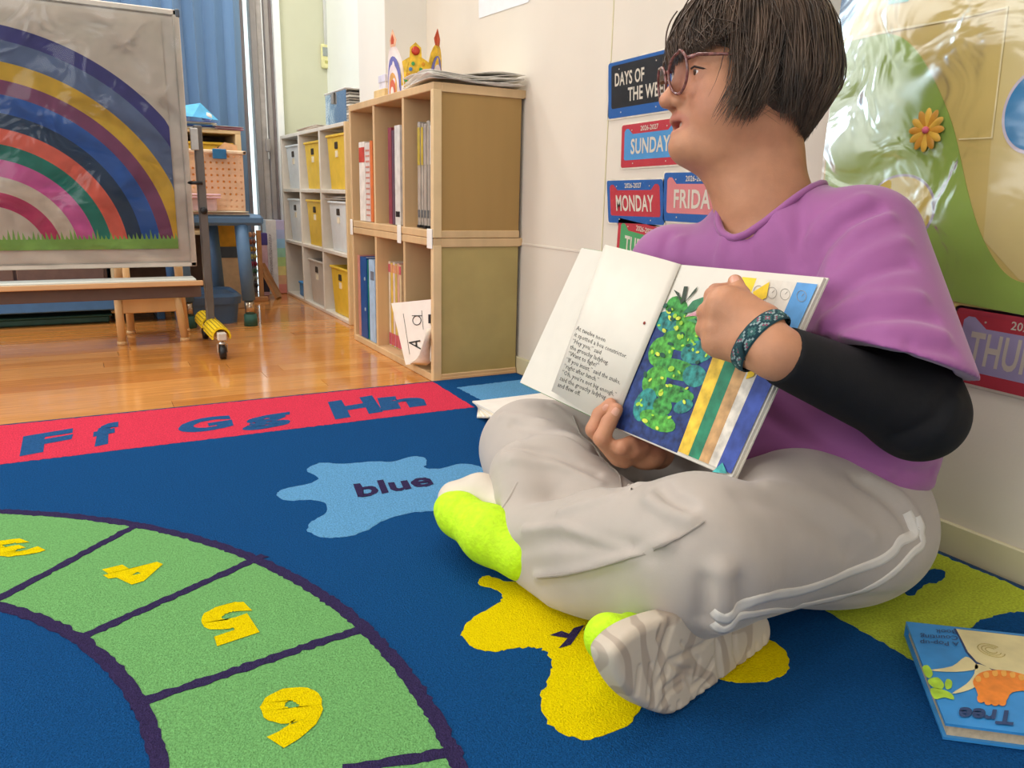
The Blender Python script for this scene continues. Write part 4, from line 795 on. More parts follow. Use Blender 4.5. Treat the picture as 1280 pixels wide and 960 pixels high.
# ================================================================== on the wall
WP = WX-.0008
M_lami = film_mat('laminate', (.99, .99, .99), .12, rough=.12, bump=.2, bscale=10)
def wpt(px, py): return onx(px, py, WP)
def wall_card(label, tl, tr, bl, frame_c, field_c, lines, year, text_c='#e8ddca', short=False):
    tl, tr, bl = (np.asarray(q, float) for q in (tl, tr, bl)); u, v = tr-tl, tl-bl; W, H = np.linalg.norm(u), np.linalg.norm(v); U, Vv = u/W, v/H; N = np.array((-1.0, 0, 0)); o = bl
    t = empty('day_plate', tuple((tl+tr)/2-v/2), label, 'sign', 'day plates on the wall')
    def rr(x0, y0, x1, y1, r, n=4): return [(cx+r*math.cos(math.radians(a0+90*k/n)), cy+r*math.sin(math.radians(a0+90*k/n))) for cx, cy, a0 in ((x1-r, y1-r, 0), (x0+r, y1-r, 90), (x0+r, y0+r, 180), (x1-r, y0+r, 270)) for k in range(n+1)]
    MB().prism(rr(-.004, -.004, W+.004, H+.004, .008), o, U, Vv, N, .0008).build('laminate_edge', mat('laminate_pale', '#e6dcc9', rough=.3), t)
    MB().prism(rr(0, 0, W, H, .006), o+N*.0008, U, Vv, N, .0006).build('frame', mat('plate_'+frame_c, frame_c, rough=.45, var=.02), t)
    a, b_, c, d = W*.055, H*.17, W*.945, (H*.94 if not short else H*.80)
    n1, n2 = W*.20, W*.80
    poly = rr(a, b_, c, d, .006) if not year else [(a+.004, b_), (c-.004, b_), (c, b_+.004), (c, d-.010), (c-.006, d-.004), (c-.016, d-.004), (n2, H*.77), (n1, H*.77), (a+.016, d-.004), (a+.006, d-.004), (a, d-.010), (a, b_+.004)]
    MB().prism(poly, o+N*.0014, U, Vv, N, .0003).build('field', mat('plate_'+field_c, field_c, rough=.45, var=.02), t)
    M_t = mat('plate_lettering', text_c, rough=.4, var=.01)
    for body_, x0, y0, x1, y1 in lines:
        text_on('lettering', body_, o+N*.0024+U*(W*x0)+Vv*(H*y0), U*W*(x1-x0), Vv*H*(y1-y0), M_t, t, .022, .0, 3, 1.05)
    if year: text_on('lettering', '2026-2027', o+N*.0021+U*(W*.34)+Vv*(H*.82), U*W*.30, Vv*H*.115, M_t, t, .015, 0, 2)
    for x, y in ((.19, .86), (.78, .86), (.22, .09), (.78, .09)): MB().lathe([(.0016, 0), (.0016, .0008)], o+N*.0018+U*W*x+Vv*H*y, N, 8).build('bolt_hole', M_t, t)
    mesh('film', [o+N*.0032+U*(-.004)+Vv*(-.004), o+N*.0036+U*(W+.004)+Vv*(-.004), o+N*.0034+U*(W+.004)+Vv*(H+.004), o+N*.0038+U*(-.004)+Vv*(H+.004)], [(0, 1, 2, 3)], M_lami, t)
    return t
def hidden(tl, bl, slope, w=.215):
    tl, bl = np.asarray(tl, float), np.asarray(bl, float); d = nrm((0, -1, slope)); return tl, tl+d*w, bl
tl, tr, bl = hidden(wpt(761, 80), wpt(761, 149), .015, .235)
wall_card('blue plate with black field reading DAYS OF THE WEEK, highest of the plates', tl, tr, bl, '#2f66ad', '#2b2b2d', [('DAYS OF', .12, .56, .60, .80), ('THE WEEK', .34, .26, .98, .50)], False)
tl, tr, bl = hidden(wpt(778, 157), wpt(776.5, 210), .02)
wall_card('red framed light blue plate reading SUNDAY on the wall', tl, tr, bl, '#c8404a', '#5aa0d8', [('SUNDAY', .18, .30, .84, .66)], True)
wall_card('blue framed red plate reading MONDAY on the wall', wpt(759, 226), wpt(829, 224), wpt(761, 278), '#2f66ad', '#c8404a', [('MONDAY', .17, .28, .84, .66)], True)
tl, tr, bl = hidden(wpt(831, 216), wpt(829, 276), .0)
wall_card('blue framed pink plate reading FRIDAY, partly behind the shoulder', tl, tr, bl, '#2f66ad', '#e58a8a', [('FRIDAY', .17, .28, .84, .66)], True)
tl, tr, bl = hidden(wpt(774, 272), wpt(770, 327), -.11)
wall_card('red framed green plate reading TUESDAY, tilted and partly behind the open book', tl, tr, bl, '#c8404a', '#58ac6e', [('TUESDAY', .15, .28, .86, .66)], True)
_a = wpt(1198, 384); _b = wpt(1193, 460)
wall_card('red framed lilac plate reading THURSDAY under the green wall picture', _a, _a+nrm((0, -1, -.02))*.245, np.array((_a[0], _a[1]+.004, _a[2]-.112)), '#cd4550', '#b9aed2', [('THURSDAY', .12, .27, .90, .72)], True)
# big plastic-covered wall picture: tan paper, green hill, circles and a flower
mu = empty('wall_picture', (WP, .80, .70), 'large shiny wall picture of tan paper with a green hill and yellow circle', 'wall picture')
def wall_shape(name, pts, m, lift, par=None, th_=.0006): return MB().prism([(-p[1], p[2]) for p in pts], (WP-lift, 0, 0), (0, -1, 0), (0, 0, 1), (-1, 0, 0), th_).build(name, m, par)
M_tan = mat('paper_tan_gold', '#d3b96c', rough=.45, var=.03, scale=6); M_tan2 = mat('paper_tan_light', '#d9c483', rough=.45, var=.03, scale=6); M_hill = mat('paper_hill_green', '#98b552', rough=.45, var=.08, scale=5)
yA_, yB_ = .985, .30
wall_shape('backing', [(0, yA_, .395), (0, yA_, 1.25), (0, yB_, 1.25), (0, yB_, .37)], M_tan, .0002, mu)
wall_shape('panel', [wpt(*p) for p in ((1262, -40), (1240, 175), (1230, 300), (1275, 350), (1330, 355), (1400, -60))], M_tan2, .0010, mu)
hill = [wpt(*p) for p in ((1044, 56), (1098, 43), (1120, 44), (1135, 52), (1150, 68), (1166, 95), (1182, 130), (1194, 165), (1202, 200), (1212, 245), (1226, 290), (1246, 328), (1266, 348), (1290, 356), (1290, 396), (1170, 372), (1022, 372))]
wall_shape('hill', [p for p in smooth_open(hill[:14], 4)]+hill[14:], M_hill, .0016, mu)
def wall_disc(name, c, rx, rz, m, lift, par, n=40): return wall_shape(name, [(0, c[1]+rx*math.cos(2*math.pi*i/n), c[2]+rz*math.sin(2*math.pi*i/n)) for i in range(n)], m, lift, par)
cy_ = wpt(1125, 262); wall_disc('circle_rim', cy_, .062, .056, mat('rim_mauve', '#a99aa8', rough=.4), .0022, mu); wall_disc('circle', cy_, .058, .052, mat('paper_yellow', '#d9bf5e', rough=.4, var=.03), .0028, mu)
cb3 = wpt(1297, 138); wall_disc('circle_rim', cb3, .046, .058, mat('rim_lilac', '#cfc3cf', rough=.4), .0022, mu); wall_disc('circle', cb3, .042, .053, mat('paper_azure', '#2e7fb4', rough=.35, var=.05), .0028, mu)
wall_shape('teal_scrap', [wpt(*p) for p in ((1111, 6), (1112, -30), (1150, -30), (1136, 2))], mat('paper_teal', '#5fae9e', rough=.4), .0022, mu)
wall_shape('fold_line', [wpt(*p) for p in ((1044, 52), (1120, 36), (1200, 22), (1262, 8), (1262, 10), (1200, 24.5), (1120, 39), (1044, 56))], mat('crease_light', '#e6d7a4', rough=.3), .0024, mu); wall_shape('fold_line', [wpt(*p) for p in ((1262, 8), (1242, 173), (1200, 175), (1200, 173.4), (1240, 171.4), (1260, 8))], mat('crease_light', ''), .0026, mu)
V, Fc = [], []; ny, nz = 46, 40
for i in range(ny+1):
    for j in range(nz+1):
        a, b_ = i/ny, j/nz; V.append((WP-.006-.0018*math.sin(13*a+4*b_+2*math.sin(7*b_))-.0014*math.sin(29*b_-8*a), yA_-(yA_-yB_)*a, .385+.865*b_))
for i in range(ny):
    for j in range(nz): a = i*(nz+1)+j; Fc.append((a, a+1, a+nz+2, a+nz+1))
mesh('plastic_cover', V, Fc, film_mat('mural_film', (.985, .985, .98), .36, rough=.15, bump=.28, bscale=10), mu, True)
fc_ = wpt(1162, 163); flw = empty('paper_flower', tuple(fc_), 'golden paper flower with a pink centre stuck on the green hill', 'flower'); M_pet = mat('petal_gold', '#d6a83f', rough=.4, var=.1, scale=40); M_pet2 = mat('petal_amber', '#c98f2f', rough=.4)
for k in range(12):
    a = 2*math.pi*k/12; d = np.array((0, math.cos(a), math.sin(a)*1.12)); c = fc_+d*.0165+np.array((-.0085, 0, 0)); sd = np.array((0, -math.sin(a), math.cos(a))); P = [(c+d*.013*math.cos(2*math.pi*i/12)+sd*.0062*math.sin(2*math.pi*i/12)) for i in range(12)]
    mesh('petal', P+[c+np.array((-.003, 0, 0))+d*.003], [(i, (i+1) % 12, 12) for i in range(12)], M_pet if k % 2 else M_pet2, flw, True)
MB().lathe([(.005, 0), (.0055, .003), (.003, .0055)], fc_+np.array((-.0085, 0, 0)), (-1, 0, 0), 14).build('centre', mat('flower_pink', '#d86a7c', rough=.4), flw, True)
gsh = wall_shape('grey_sheet', [wpt(*p) for p in ((1000, -40), (1059, -40), (1052, 50), (1038, 120), (1004, 122))], mat('sheet_grey', '#a9a498', rough=.35, var=.03), .0002); tag(gsh, 'grey sheet on the wall behind the head, left of the big picture', 'sheet')
wsh = wall_shape('glossy_sheet', [wpt(*p) for p in ((599, 23), (598, -40), (690, -40), (660, 3))], mat('sheet_gloss', '#f4f3f0', rough=.15, var=.01, coat=.6), .0004); tag(wsh, 'glossy white sheet high on the wall above the wooden shelf', 'sheet')
# the picture book planes: gutter from A0 down to A1, right page out to RT, left page out to LT
book = empty('picture_book', tuple(at(810, 430, 1.06)), 'open white-paged picture book with green cover and painted blue page held up by the reader', 'book')
A0, A1 = at(852, 331, 1.10), at(768, 534, 1.13); RT = at(1030, 347, .90); rn = nrm(np.cross(A1-A0, RT-A0)); rn = rn if rn @ (cC-A0) > 0 else -rn
LT = at(727, 310, 1.29); ln = nrm(np.cross(LT-A0, A1-A0)); ln = ln if ln @ (cC-A0) > 0 else -ln
def rp(px, py, lift=0): return onplane(px, py, A0+rn*lift, rn)
def lp(px, py, lift=0): return onplane(px, py, A0+ln*lift, ln)
RB, LB = rp(915, 597), lp(650, 478)
def dpage(px, py): return float(np.dot(rp(px, py)-cC, cF))
# ================================================================== the reader: one continuous body, clothes, hair and spectacles as its children
reader = empty('person', (0.90, 0.78, 0.012), 'adult in purple shirt and grey trousers sitting cross-legged on the rug holding up a book', 'person')
# skin: warm base, redder where painted (lips, knuckles, cheeks)
def skin_material():
    m = mat('skin', '#c58d6c', rough=0.5, var=0.03, scale=45, bump=0.10, bscale=420, sss=0.12, spec=0.35); nt = m.node_tree; b = nt.nodes['Principled BSDF']
    src = b.inputs['Base Color'].links[0].from_socket
    at_ = nt.nodes.new('ShaderNodeAttribute'); at_.attribute_name = 'redness'; mx = nt.nodes.new('ShaderNodeMix'); mx.data_type = 'RGBA'
    mx.inputs['B'].default_value = lin('#b2585a'); nt.links.new(at_.outputs['Fac'], mx.inputs['Factor']); nt.links.new(src, mx.inputs['A']); nt.links.new(mx.outputs['Result'], b.inputs['Base Color'])
    return m
M_skin = skin_material()
# ---- head frame: forward, towards the reader's left, up
HC = at(927, 96, 1.15)
_fw = nrm((-0.925, 0.37, -0.06)); _u0 = np.array((0.02, 0.03, 1.0))-.09*np.cross((0, 0, 1), _fw); _up = nrm(_u0-np.dot(_u0, _fw)*_fw); _lf = np.cross(_up, _fw)
HS = 1.06
def hd(u, w, v): return HC+HS*(_fw*u+_lf*w+_up*v)
HA = (_fw, _lf, _up)
def he(r): return np.array(r)*HS
body = Soft()
body.ell(hd(-.012, 0, .030), he((.092, .074, .084)), 0.01, HA)
body.ell(hd(.030, 0, -.025), he((.056, .062, .090)), 0.03, HA)
body.ell(hd(.038, 0, -.078), he((.052, .053, .036)), 0.03, HA)
for sgn in (1, -1):
    body.ell(hd(.047, sgn*.036, -.044), he((.034, .032, .037)), 0.025, HA)
    body.ell(hd(.000, sgn*.050, -.060), he((.045, .022, .040)), 0.03, HA)
body.ell(hd(.040, 0, -.104), he((.050, .048, .024)), 0.025, HA)          # soft underchin
body.ell(hd(.086, 0, -.092), he((.020, .025, .019)), 0.022, HA)           # chin
body.cone(hd(.077, -.028, .024), hd(.077, .028, .024), .012*HS, .012*HS, 0.02)   # brow
for sgn in (1, -1):
    body.ell(hd(.094, sgn*.032, .000), he((.017, .018, .012)), 0.014, HA, sub=True)
    body.ell(hd(.066, sgn*.032, .000), he((.0135, .0135, .0135)), 0.003, HA)   # eyeball under the lids
    body.chain([hd(.071, sgn*.017, .003), hd(.0785, sgn*.026, .0060), hd(.078, sgn*.036, .0058), hd(.068, sgn*.047, .001)], .0042*HS, 0.003)   # upper lid
    body.chain([hd(.071, sgn*.017, -.002), hd(.0765, sgn*.026, -.0078), hd(.076, sgn*.036, -.0075), hd(.069, sgn*.046, -.003)], .003*HS, 0.004)   # lower lid
body.chain([hd(.083, 0, .014), hd(.094, 0, -.008), hd(.1065, 0, -.028)], [.0085*HS, .0085*HS, .0105*HS], 0.012)   # nose
body.ell(hd(.108, 0, -.030), he((.011, .013, .010)), 0.006, HA)
for sgn in (1, -1):
    body.ell(hd(.094, sgn*.0125, -.0335), he((.012, .008, .0085)), 0.005, HA)
    body.ell(hd(.0985, sgn*.0075, -.0425), he((.006, .0035, .0035)), 0.002, HA, sub=True)
body.ell(hd(.082, 0, -.057), he((.015, .026, .020)), 0.014, HA)           # muzzle
up_lip = [hd(.083, -.024, -.0615), hd(.0945, -.011, -.0545), hd(.0975, 0, -.0555), hd(.0945, .011, -.0545), hd(.083, .024, -.0615)]
lo_lip = [hd(.083, -.023, -.066), hd(.0915, -.011, -.0735), hd(.0945, 0, -.0745), hd(.0915, .011, -.0735), hd(.083, .023, -.066)]
body.chain(up_lip, [.0040*HS, .0066*HS, .0062*HS, .0066*HS, .0040*HS], 0.005, kk=0.004)
body.chain(lo_lip, [.0040*HS, .0072*HS, .0078*HS, .0072*HS, .0040*HS], 0.005, kk=0.004)
body.ell(hd(.094, 0, -.0645), he((.022, .018, .0052)), 0.003, HA, sub=True)   # parted lips
body.cone(hd(.078, .020, -.036), hd(.070, .036, -.066), .0016, .0016, 0.012, sub=True)   # fold beside the mouth
for sgn in (1, -1):                                                        # ears
    body.ell(hd(-.022, sgn*.073, -.016), he((.020, .009, .032)), 0.008, HA)
    body.ell(hd(-.020, sgn*.082, -.010), he((.011, .007, .018)), 0.006, HA, sub=True)
# ---- trunk, arms and legs (mostly under the clothes)
NECK = at(952, 238, 1.165)
L_SH, R_SH = at(1085, 305, 1.05), at(838, 335, 1.27)
PELV = np.array((.955, .80, .115)); CHEST = np.array((.935, .835, .40)); BELLY = np.array((.930, .80, .235))
L_EL, L_WR = at(1146, 516, .93), at(970, 441, .866)
R_EL, R_WR = np.array((.88, 1.08, .25)), at(822, 566, 1.20)
body.chain([hd(-.022, 0, -.06), hd(-.028, 0, -.11), NECK, CHEST+(0, 0, .09)], [.056, .054, .056, .07], 0.03, kk=.03)
body.chain([hd(.03, 0, -.098), NECK+(-.025, -.004, -.02)], [.036, .048], 0.03)
body.ell(CHEST, (.095, .140, .115), 0.04); body.ell(BELLY, (.105, .14, .12), 0.05); body.ell(PELV, (.11, .15, .085), 0.05)
body.chain([L_SH, L_EL, L_WR], [.046, .036, .026], 0.03, kk=.015)
body.chain([R_SH, R_EL, R_WR], [.046, .036, .026], 0.03, kk=.015)
body.cone(L_SH, R_SH, .045, .045, .05)
L_HIP, L_KN, L_AN = np.array((.95, .68, .115)), np.array((.590, .605, .152)), np.array((.515, .905, .062))
R_HIP, R_KN, R_AN = np.array((.94, .94, .115)), np.array((.674, 1.135, .104)), np.array((.655, .80, .06))
body.chain([L_HIP, L_KN, L_AN], [.075, .052, .034], 0.03, kk=.02); body.chain([R_HIP, R_KN, R_AN], [.075, .052, .034], 0.03, kk=.02)
for a, b in ((L_AN, at(583, 640, 1.20)), (R_AN, np.array((.60, .60, .06)))): body.cone(a, b, .03, .022, .02)
# ---- left hand: closed over the page, back of the hand to the camera, thumb up
def hp(px, py, d): return at(px, py, d)
body.chain([L_WR, hp(950, 425, .876)], [.027, .028], .02)
body.chain([hp(948, 418, .89), hp(905, 385, .905)], [.026, .022], .016)
body.chain([hp(942, 432, .893), hp(900, 425, .91)], [.026, .022], .016)
body.chain([hp(938, 405, .893), hp(910, 378, .904)], [.022, .018], .016)
def _pf(*rows): return [[(x, y, dpage(x, y)-q if q < .2 else q) for x, y, q in r] for r in rows]
L_FING = _pf([(908, 376, .900), (892, 370, .924), (895, 365, .045), (911, 361, .019)], [(897, 391, .900), (883, 391, .924), (888, 388, .045), (904, 386, .018)],
             [(893, 409, .902), (881, 411, .926), (886, 411, .042), (902, 411, .018)], [(897, 428, .907), (888, 431, .930), (892, 433, .040), (906, 434, .017)])
for fg, r in zip(L_FING, (.0105, .0108, .0103, .0095)): body.chain([hp(*p) for p in fg], [r*1.12, r*1.05, r, r*.85], .006, kk=.004)
body.chain([hp(955, 400, .89), hp(934, 385, .90), hp(925, 369, .918), hp(919, 352, .940)], [.019, .0135, .0112, .0092], .012, kk=.006)
# ---- right hand: under the book, two fingers up the page at the gutter, the others bent below the lower edge
R_FING = _pf([(772, 572, 1.15), (742, 537, .030), (750, 518, .022), (763, 505, .021)], [(781, 575, 1.145), (752, 548, .040), (761, 528, .028), (771, 512, .020)],
             [(803, 574, 1.16), (776, 559, 1.105), (788, 554, 1.118), (797, 550, 1.132)], [(818, 574, 1.165), (792, 563, 1.12), (803, 559, 1.132), (811, 555, 1.145)])
body.ell(at(806, 568, 1.165), (.030, .034, .022), .02)
for fg, r in zip(R_FING, (.0112, .0112, .0105, .0095)): body.chain([hp(*p) for p in fg], [r*1.15, r*1.05, r, r*.85], .006, kk=.004)
M_H = .0030
_V, _F = body.surface((.40, .45, .012), (1.12, 1.28, .90), M_H)
skin_o, _V = np_mesh('body', _V, _F, M_skin, reader, relax=1)
red = np.zeros(len(_V), np.float32); _Vf = _V.astype(np.float32)
for lipc in (up_lip, lo_lip):
    for a, b in zip(lipc, lipc[1:]): d, _ = seg_d(_Vf, a, b); red = np.maximum(red, 0.9*np.clip(1.5-d/.0072, 0, 1))
for fg in L_FING+R_FING:
    for p in fg[1:]: red = np.maximum(red, .22*np.exp(-(np.linalg.norm(_Vf-hp(*p), axis=1)/.012)**2))
for sgn in (1, -1): red = np.maximum(red, .22*np.exp(-(np.linalg.norm(_Vf-hd(.066, sgn*.04, -.045), axis=1)/.03)**2))
red = np.maximum(red, .2*np.exp(-(np.linalg.norm(_Vf-hd(.115, 0, -.03), axis=1)/.014)**2))
paint(skin_o, 'redness', red)
M_nail = mat('nail', '#d8a08a', rough=.3, var=.02)
def nail(c, axis, out, r):
    ax, ou = nrm(axis), nrm(out); ou = nrm(ou-ax*np.dot(ax, ou)); sd = np.cross(ax, ou); V = []; n = 6
    for i in range(n+1):
        for j in range(n+1):
            a, b = (i/n-.5)*2, (j/n-.5)*2; wd = math.sqrt(max(0, 1-abs(a)**3*.6))
            V.append(c+ax*a*r*1.15+sd*b*r*.85*wd+ou*(r*.30*(1-b*b*.9)-r*.1*a*a))
    return mesh('nail', V, [(i*(n+1)+j, (i+1)*(n+1)+j, (i+1)*(n+1)+j+1, i*(n+1)+j+1) for i in range(n) for j in range(n)], M_nail, skin_o, True)
for tip, mid in ((hp(919, 352, .940), hp(925, 369, .918)), (hp(*R_FING[0][3]), hp(*R_FING[0][2])), (hp(*R_FING[1][3]), hp(*R_FING[1][2]))):
    _o = nrm(cC-tip); _s = tip+(mid-tip)*0.25+nrm(_o-nrm(tip-mid)*np.dot(_o, nrm(tip-mid)))*.0085; nail(_s, tip-mid, _o, .0062)
# eyes and teeth
M_eye = mat('eye_white', '#e8e2dc', rough=.15, var=.01); M_iris = mat('iris', '#4b3526', rough=.15); M_teeth = mat('teeth', '#e9e2d3', rough=.25, var=.01)
for sgn in (1, -1):
    e = MB().lathe([(.0002, .0140), (.0048, .0132), (.0085, .011), (.0118, .007), (.0136, .001), (.012, -.006), (.004, -.0128)], hd(.0672, sgn*.032, .0005), _fw, 20).build('eye', M_eye, skin_o, True)
    MB().lathe([(.0002, .0147), (.003, .0144), (.0056, .0134), (.0058, .0125)], hd(.0672, sgn*.032, .0005), _fw+_lf*.0, 16).build('iris', M_iris, skin_o, True)
for sgn in (1, -1):
    MB().tube([hd(.0745, sgn*.018, .003), hd(.0825, sgn*.027, .0055), hd(.0815, sgn*.037, .0053), hd(.0735, sgn*.0465, .000), hd(.069, sgn*.050, -.002)], [.0008, .0014, .0016, .0014, .0006], 6).build('lashes', mat('lash', '#2b1d18', rough=.6), skin_o, True)
tm = MB()
for i in range(6):
    w = (i-2.5)*.0062; tm.obox(hd(.0885-abs(w)*.28, w, -.0615), _lf, _fw, _up, .0029*HS, .0016, .0034*HS, .0008)
tm.build('teeth', M_teeth, skin_o)

# ---- trousers
M_trou = mat('trouser_fabric', '#b5aaa0', rough=.62, var=.02, scale=18, bump=.05, bscale=500, sheen=.25)
M_trim = mat('white_trouser_stripe', '#ddd6cc', rough=.6, var=.02)
tr = Soft()
tr.ell(PELV+(-.012, -.005, .012), (.132, .195, .112), .02)
tr.ell((.895, .662, .100), (.135, .118, .096), .03)
tr.chain([L_HIP+(-.03, -.005, 0), L_KN], [.110, .086], .05); tr.chain([R_HIP, R_KN], [.110, .083], .05)
_cu = nrm(L_AN-L_KN+np.array((0, 0, .03))); _cp = L_AN+_cu*.004
shin = Soft(); shin.chain([L_KN+(0, .01, 0), (L_KN+L_AN)*.5+(.01, 0, -.005), L_AN+(.004, -.01, .004), L_AN+_cu*.06], [.086, .072, .044, .044], .025, kk=.02); shin.cut(_cp, _cu, .005)
tr.ops.append(('add', shin, .025))
tr.chain([(.57, .62, .10), (.515, .78, .035), (.51, .84, .035)], [.045, .024, .022], .035)
tr.chain([R_KN, (.63, .93, .085), R_AN+(0, .03, .01)], [.084, .080, .070], .03); tr.chain([at(700, 590, 1.22), at(655, 594, 1.20), at(655, 622, 1.165)], [.06, .054, .046], .03); tr.chain([(.640, 1.09, .075), (.600, .985, .062), (.62, .88, .06)], [.062, .056, .055], .03)
tr.stroke([RB, RB+(A1-RB)*.12], -.026, .022)
tr.cut((0, 0, .0155), (0, 0, -1), .014)
for pix, amp, w in (
    ([(617, 722), (672, 721), (732, 712), (790, 695), (835, 678)], .0050, .0060),
    ([(630, 690), (690, 676), (760, 680), (810, 690)], -.0035, .0080),
    ([(655, 662), (704, 657), (735, 672), (785, 686)], .0035, .0055),
    ([(800, 604), (812, 624), (838, 640), (862, 650)], .0080, .0070),
    ([(826, 606), (836, 622), (862, 634)], -.0060, .0070),
    ([(700, 640), (760, 622), (798, 606)], .0035, .0060),
    ([(903, 716), (903, 752), (903, 782)], .0130, .0110),
    ([(882, 730), (880, 772)], -.0050, .0080), ([(924, 730), (926, 760)], -.0040, .0080),
    ([(640, 530), (690, 540), (740, 562), (775, 590)], -.0050, .0060),
    ([(628, 520), (680, 527), (735, 548)], .0035, .0060),
    ([(632, 560), (690, 566), (745, 590), (775, 610)], -.0040, .0060),
    ([(640, 575), (700, 582), (750, 604)], .0030, .0060),
    ([(690, 505), (725, 535), (760, 570)], .0035, .0040),
    ([(1070, 600), (1110, 625), (1140, 662)], -.0050, .0070), ([(1085, 596), (1125, 618), (1152, 655)], .0040, .0060),
    ([(930, 620), (1000, 640), (1060, 690)], -.0025, .0140), ([(960, 605), (1030, 625), (1090, 670)], .0025, .0120),
    ([(870, 640), (930, 690), (960, 730)], .0020, .0180),
    ([(1000, 760), (1060, 770), (1120, 745)], -.0030, .0090)):
    tr.crease(pix, amp*(1.9 if abs(amp) < .007 else 1.15), w*.8)
_V, _F = tr.surface((.40, .44, .004), (1.16, 1.30, .40), .0034)
trou_o, _ = np_mesh('trousers', _V, _F, M_trou, reader, relax=1)
def grad(F, p, e=.0015):
    P = np.array([p+np.eye(3)[i]*s_*e for i in range(3) for s_ in (1, -1)]); d = F(P); return nrm(d[0::2]-d[1::2])
def ribbon(F, pix, hw, m, name, parent, lift=.0009, n=5, d0=.5):
    """a thin band lying on the cloth along a line of points"""
    pts = [F.trace(x, y, d0) for x, y in pix]; pts = smooth_open([p for p in pts if p is not None], n); V = []
    for i, p in enumerate(pts):
        t = nrm(pts[min(i+1, len(pts)-1)]-pts[max(i-1, 0)]); g = grad(F, p); sd = nrm(np.cross(g, t))
        for a, l in ((-1.15, -.0012), (-1, lift), (-.35, lift), (.35, lift), (1, lift), (1.15, -.0012)):
            q = p+sd*hw*a
            for _ in range(3): q = q-grad(F, q)*float(F(np.array([q]))[0])
            V.append(q+grad(F, q)*(lift if abs(a) <= 1 else -.001))
    k = 6; Fc = [(i*k+j, i*k+j+1, (i+1)*k+j+1, (i+1)*k+j) for i in range(len(pts)-1) for j in range(k-1)]
    return mesh(name, V, Fc, m, parent, True)
ribbon(tr, [(1134, 640), (1140, 655), (1143, 668), (1127, 676), (1116, 691), (1092, 705), (1045, 724), (998, 740), (956, 748), (925, 757), (917, 768), (904, 774), (890, 764)], .0066, M_trim, 'side_stripe', trou_o)
ribbon(tr, [(1148, 645), (1152, 664), (1154, 680), (1141, 692), (1120, 714), (1092, 733), (1045, 748), (998, 758), (956, 766), (926, 771), (915, 783), (903, 788), (890, 779)], .0056, M_trim, 'side_stripe', trou_o)
M_seam = mat('trouser_seam', '#9f958b', rough=.7)
ribbon(tr, [(622, 724), (672, 722), (732, 713), (790, 696), (840, 676), (880, 652)], .0010, M_seam, 'seam', trou_o, .0022)
ribbon(tr, [(716, 520), (745, 562), (775, 596), (790, 612)], .0010, M_seam, 'seam', trou_o, .0022)
_cq = [np.cross(_cu, (0, 0, 1))]; _cq = nrm(_cq[0]); _cr = np.cross(_cu, _cq); ring = []
for i in range(28):
    a = 2*math.pi*i/28; dv = _cq*math.cos(a)+_cr*math.sin(a); t = .02
    while t < .09 and float(tr(np.array([_cp-_cu*.006+dv*t]))[0]) < 0: t += .001
    ring.append(_cp-_cu*.004+dv*(t-.001))
cf = MB().tube(ring+[ring[0], ring[1]], .0024, 8, cap=False); cf.build('cuff', M_trou, trou_o, True)

# ---- shirt
M_shirt = mat('purple_jersey', '#9b5792', rough=.68, var=.025, scale=14, bump=.06, bscale=600, sheen=.3)
def shirt_field():
    sh = Soft()
    sh.ell(BELLY+(.012, -.010, -.02), (.156, .218, .152), .03)
    sh.ell(CHEST, (.120, .176, .150), .07)
    sh.cone(L_SH+(-.005, .02, 0), R_SH+(0, -.02, 0), .066, .058, .05)
    sh.cone(NECK+(.01, 0, -.012), CHEST+(0, 0, .09), .060, .085, .06)
    sh.ops.append(('add', slv, .03))
    sh.chain([R_SH, R_SH+(R_EL-R_SH)*.75], [.068, .085], .03)
    return sh
L_HEM = at(1104, 446, .950); _ha = nrm(L_HEM-L_SH)
_hn = np.cross(ray(1003, 410), ray(1206, 467)); _hn = nrm(_hn if _hn @ _ha > 0 else -_hn); _hn = nrm(_hn+.10*nrm(cC-L_HEM))
slv = Soft(); slv.chain([L_SH+(.0, .005, 0), L_HEM+(L_HEM-L_SH)*.30], [.074, .096], .03)
slv.cone(L_SH+(L_HEM-L_SH)*.86, L_HEM+(L_HEM-L_SH)*.5, .056, .084, .006, sub=True); slv.cut(L_HEM, _hn, .003)
_nA, _nB = at(903, 288, 1.085), at(1003, 200, 1.175); _np = (_nA+_nB)/2; _nn = nrm((-.30, -.03, 1)); _np = _np+(_nB-_nA)*.07; _na = nrm((_nA-_nB)-np.dot(_nA-_nB, _nn)*_nn); _nb = np.cross(_nn, _na)
NRa, NRb = abs(np.dot(_nA-_nB, _na))/2*.88, .066
def neck_hole(P):
    q = P-_np.astype(np.float32); x, y, z = q @ _na.astype(np.float32), q @ _nb.astype(np.float32), q @ _nn.astype(np.float32)
    return np.maximum((np.sqrt((x/NRa)**2+(y/NRb)**2)-1)*NRb, -.06-z).astype(np.float32)
sh0 = shirt_field(); sh = shirt_field()
_hemn = nrm((.10, .16, -1)); _hemp = at(1120, 630, 1.03)
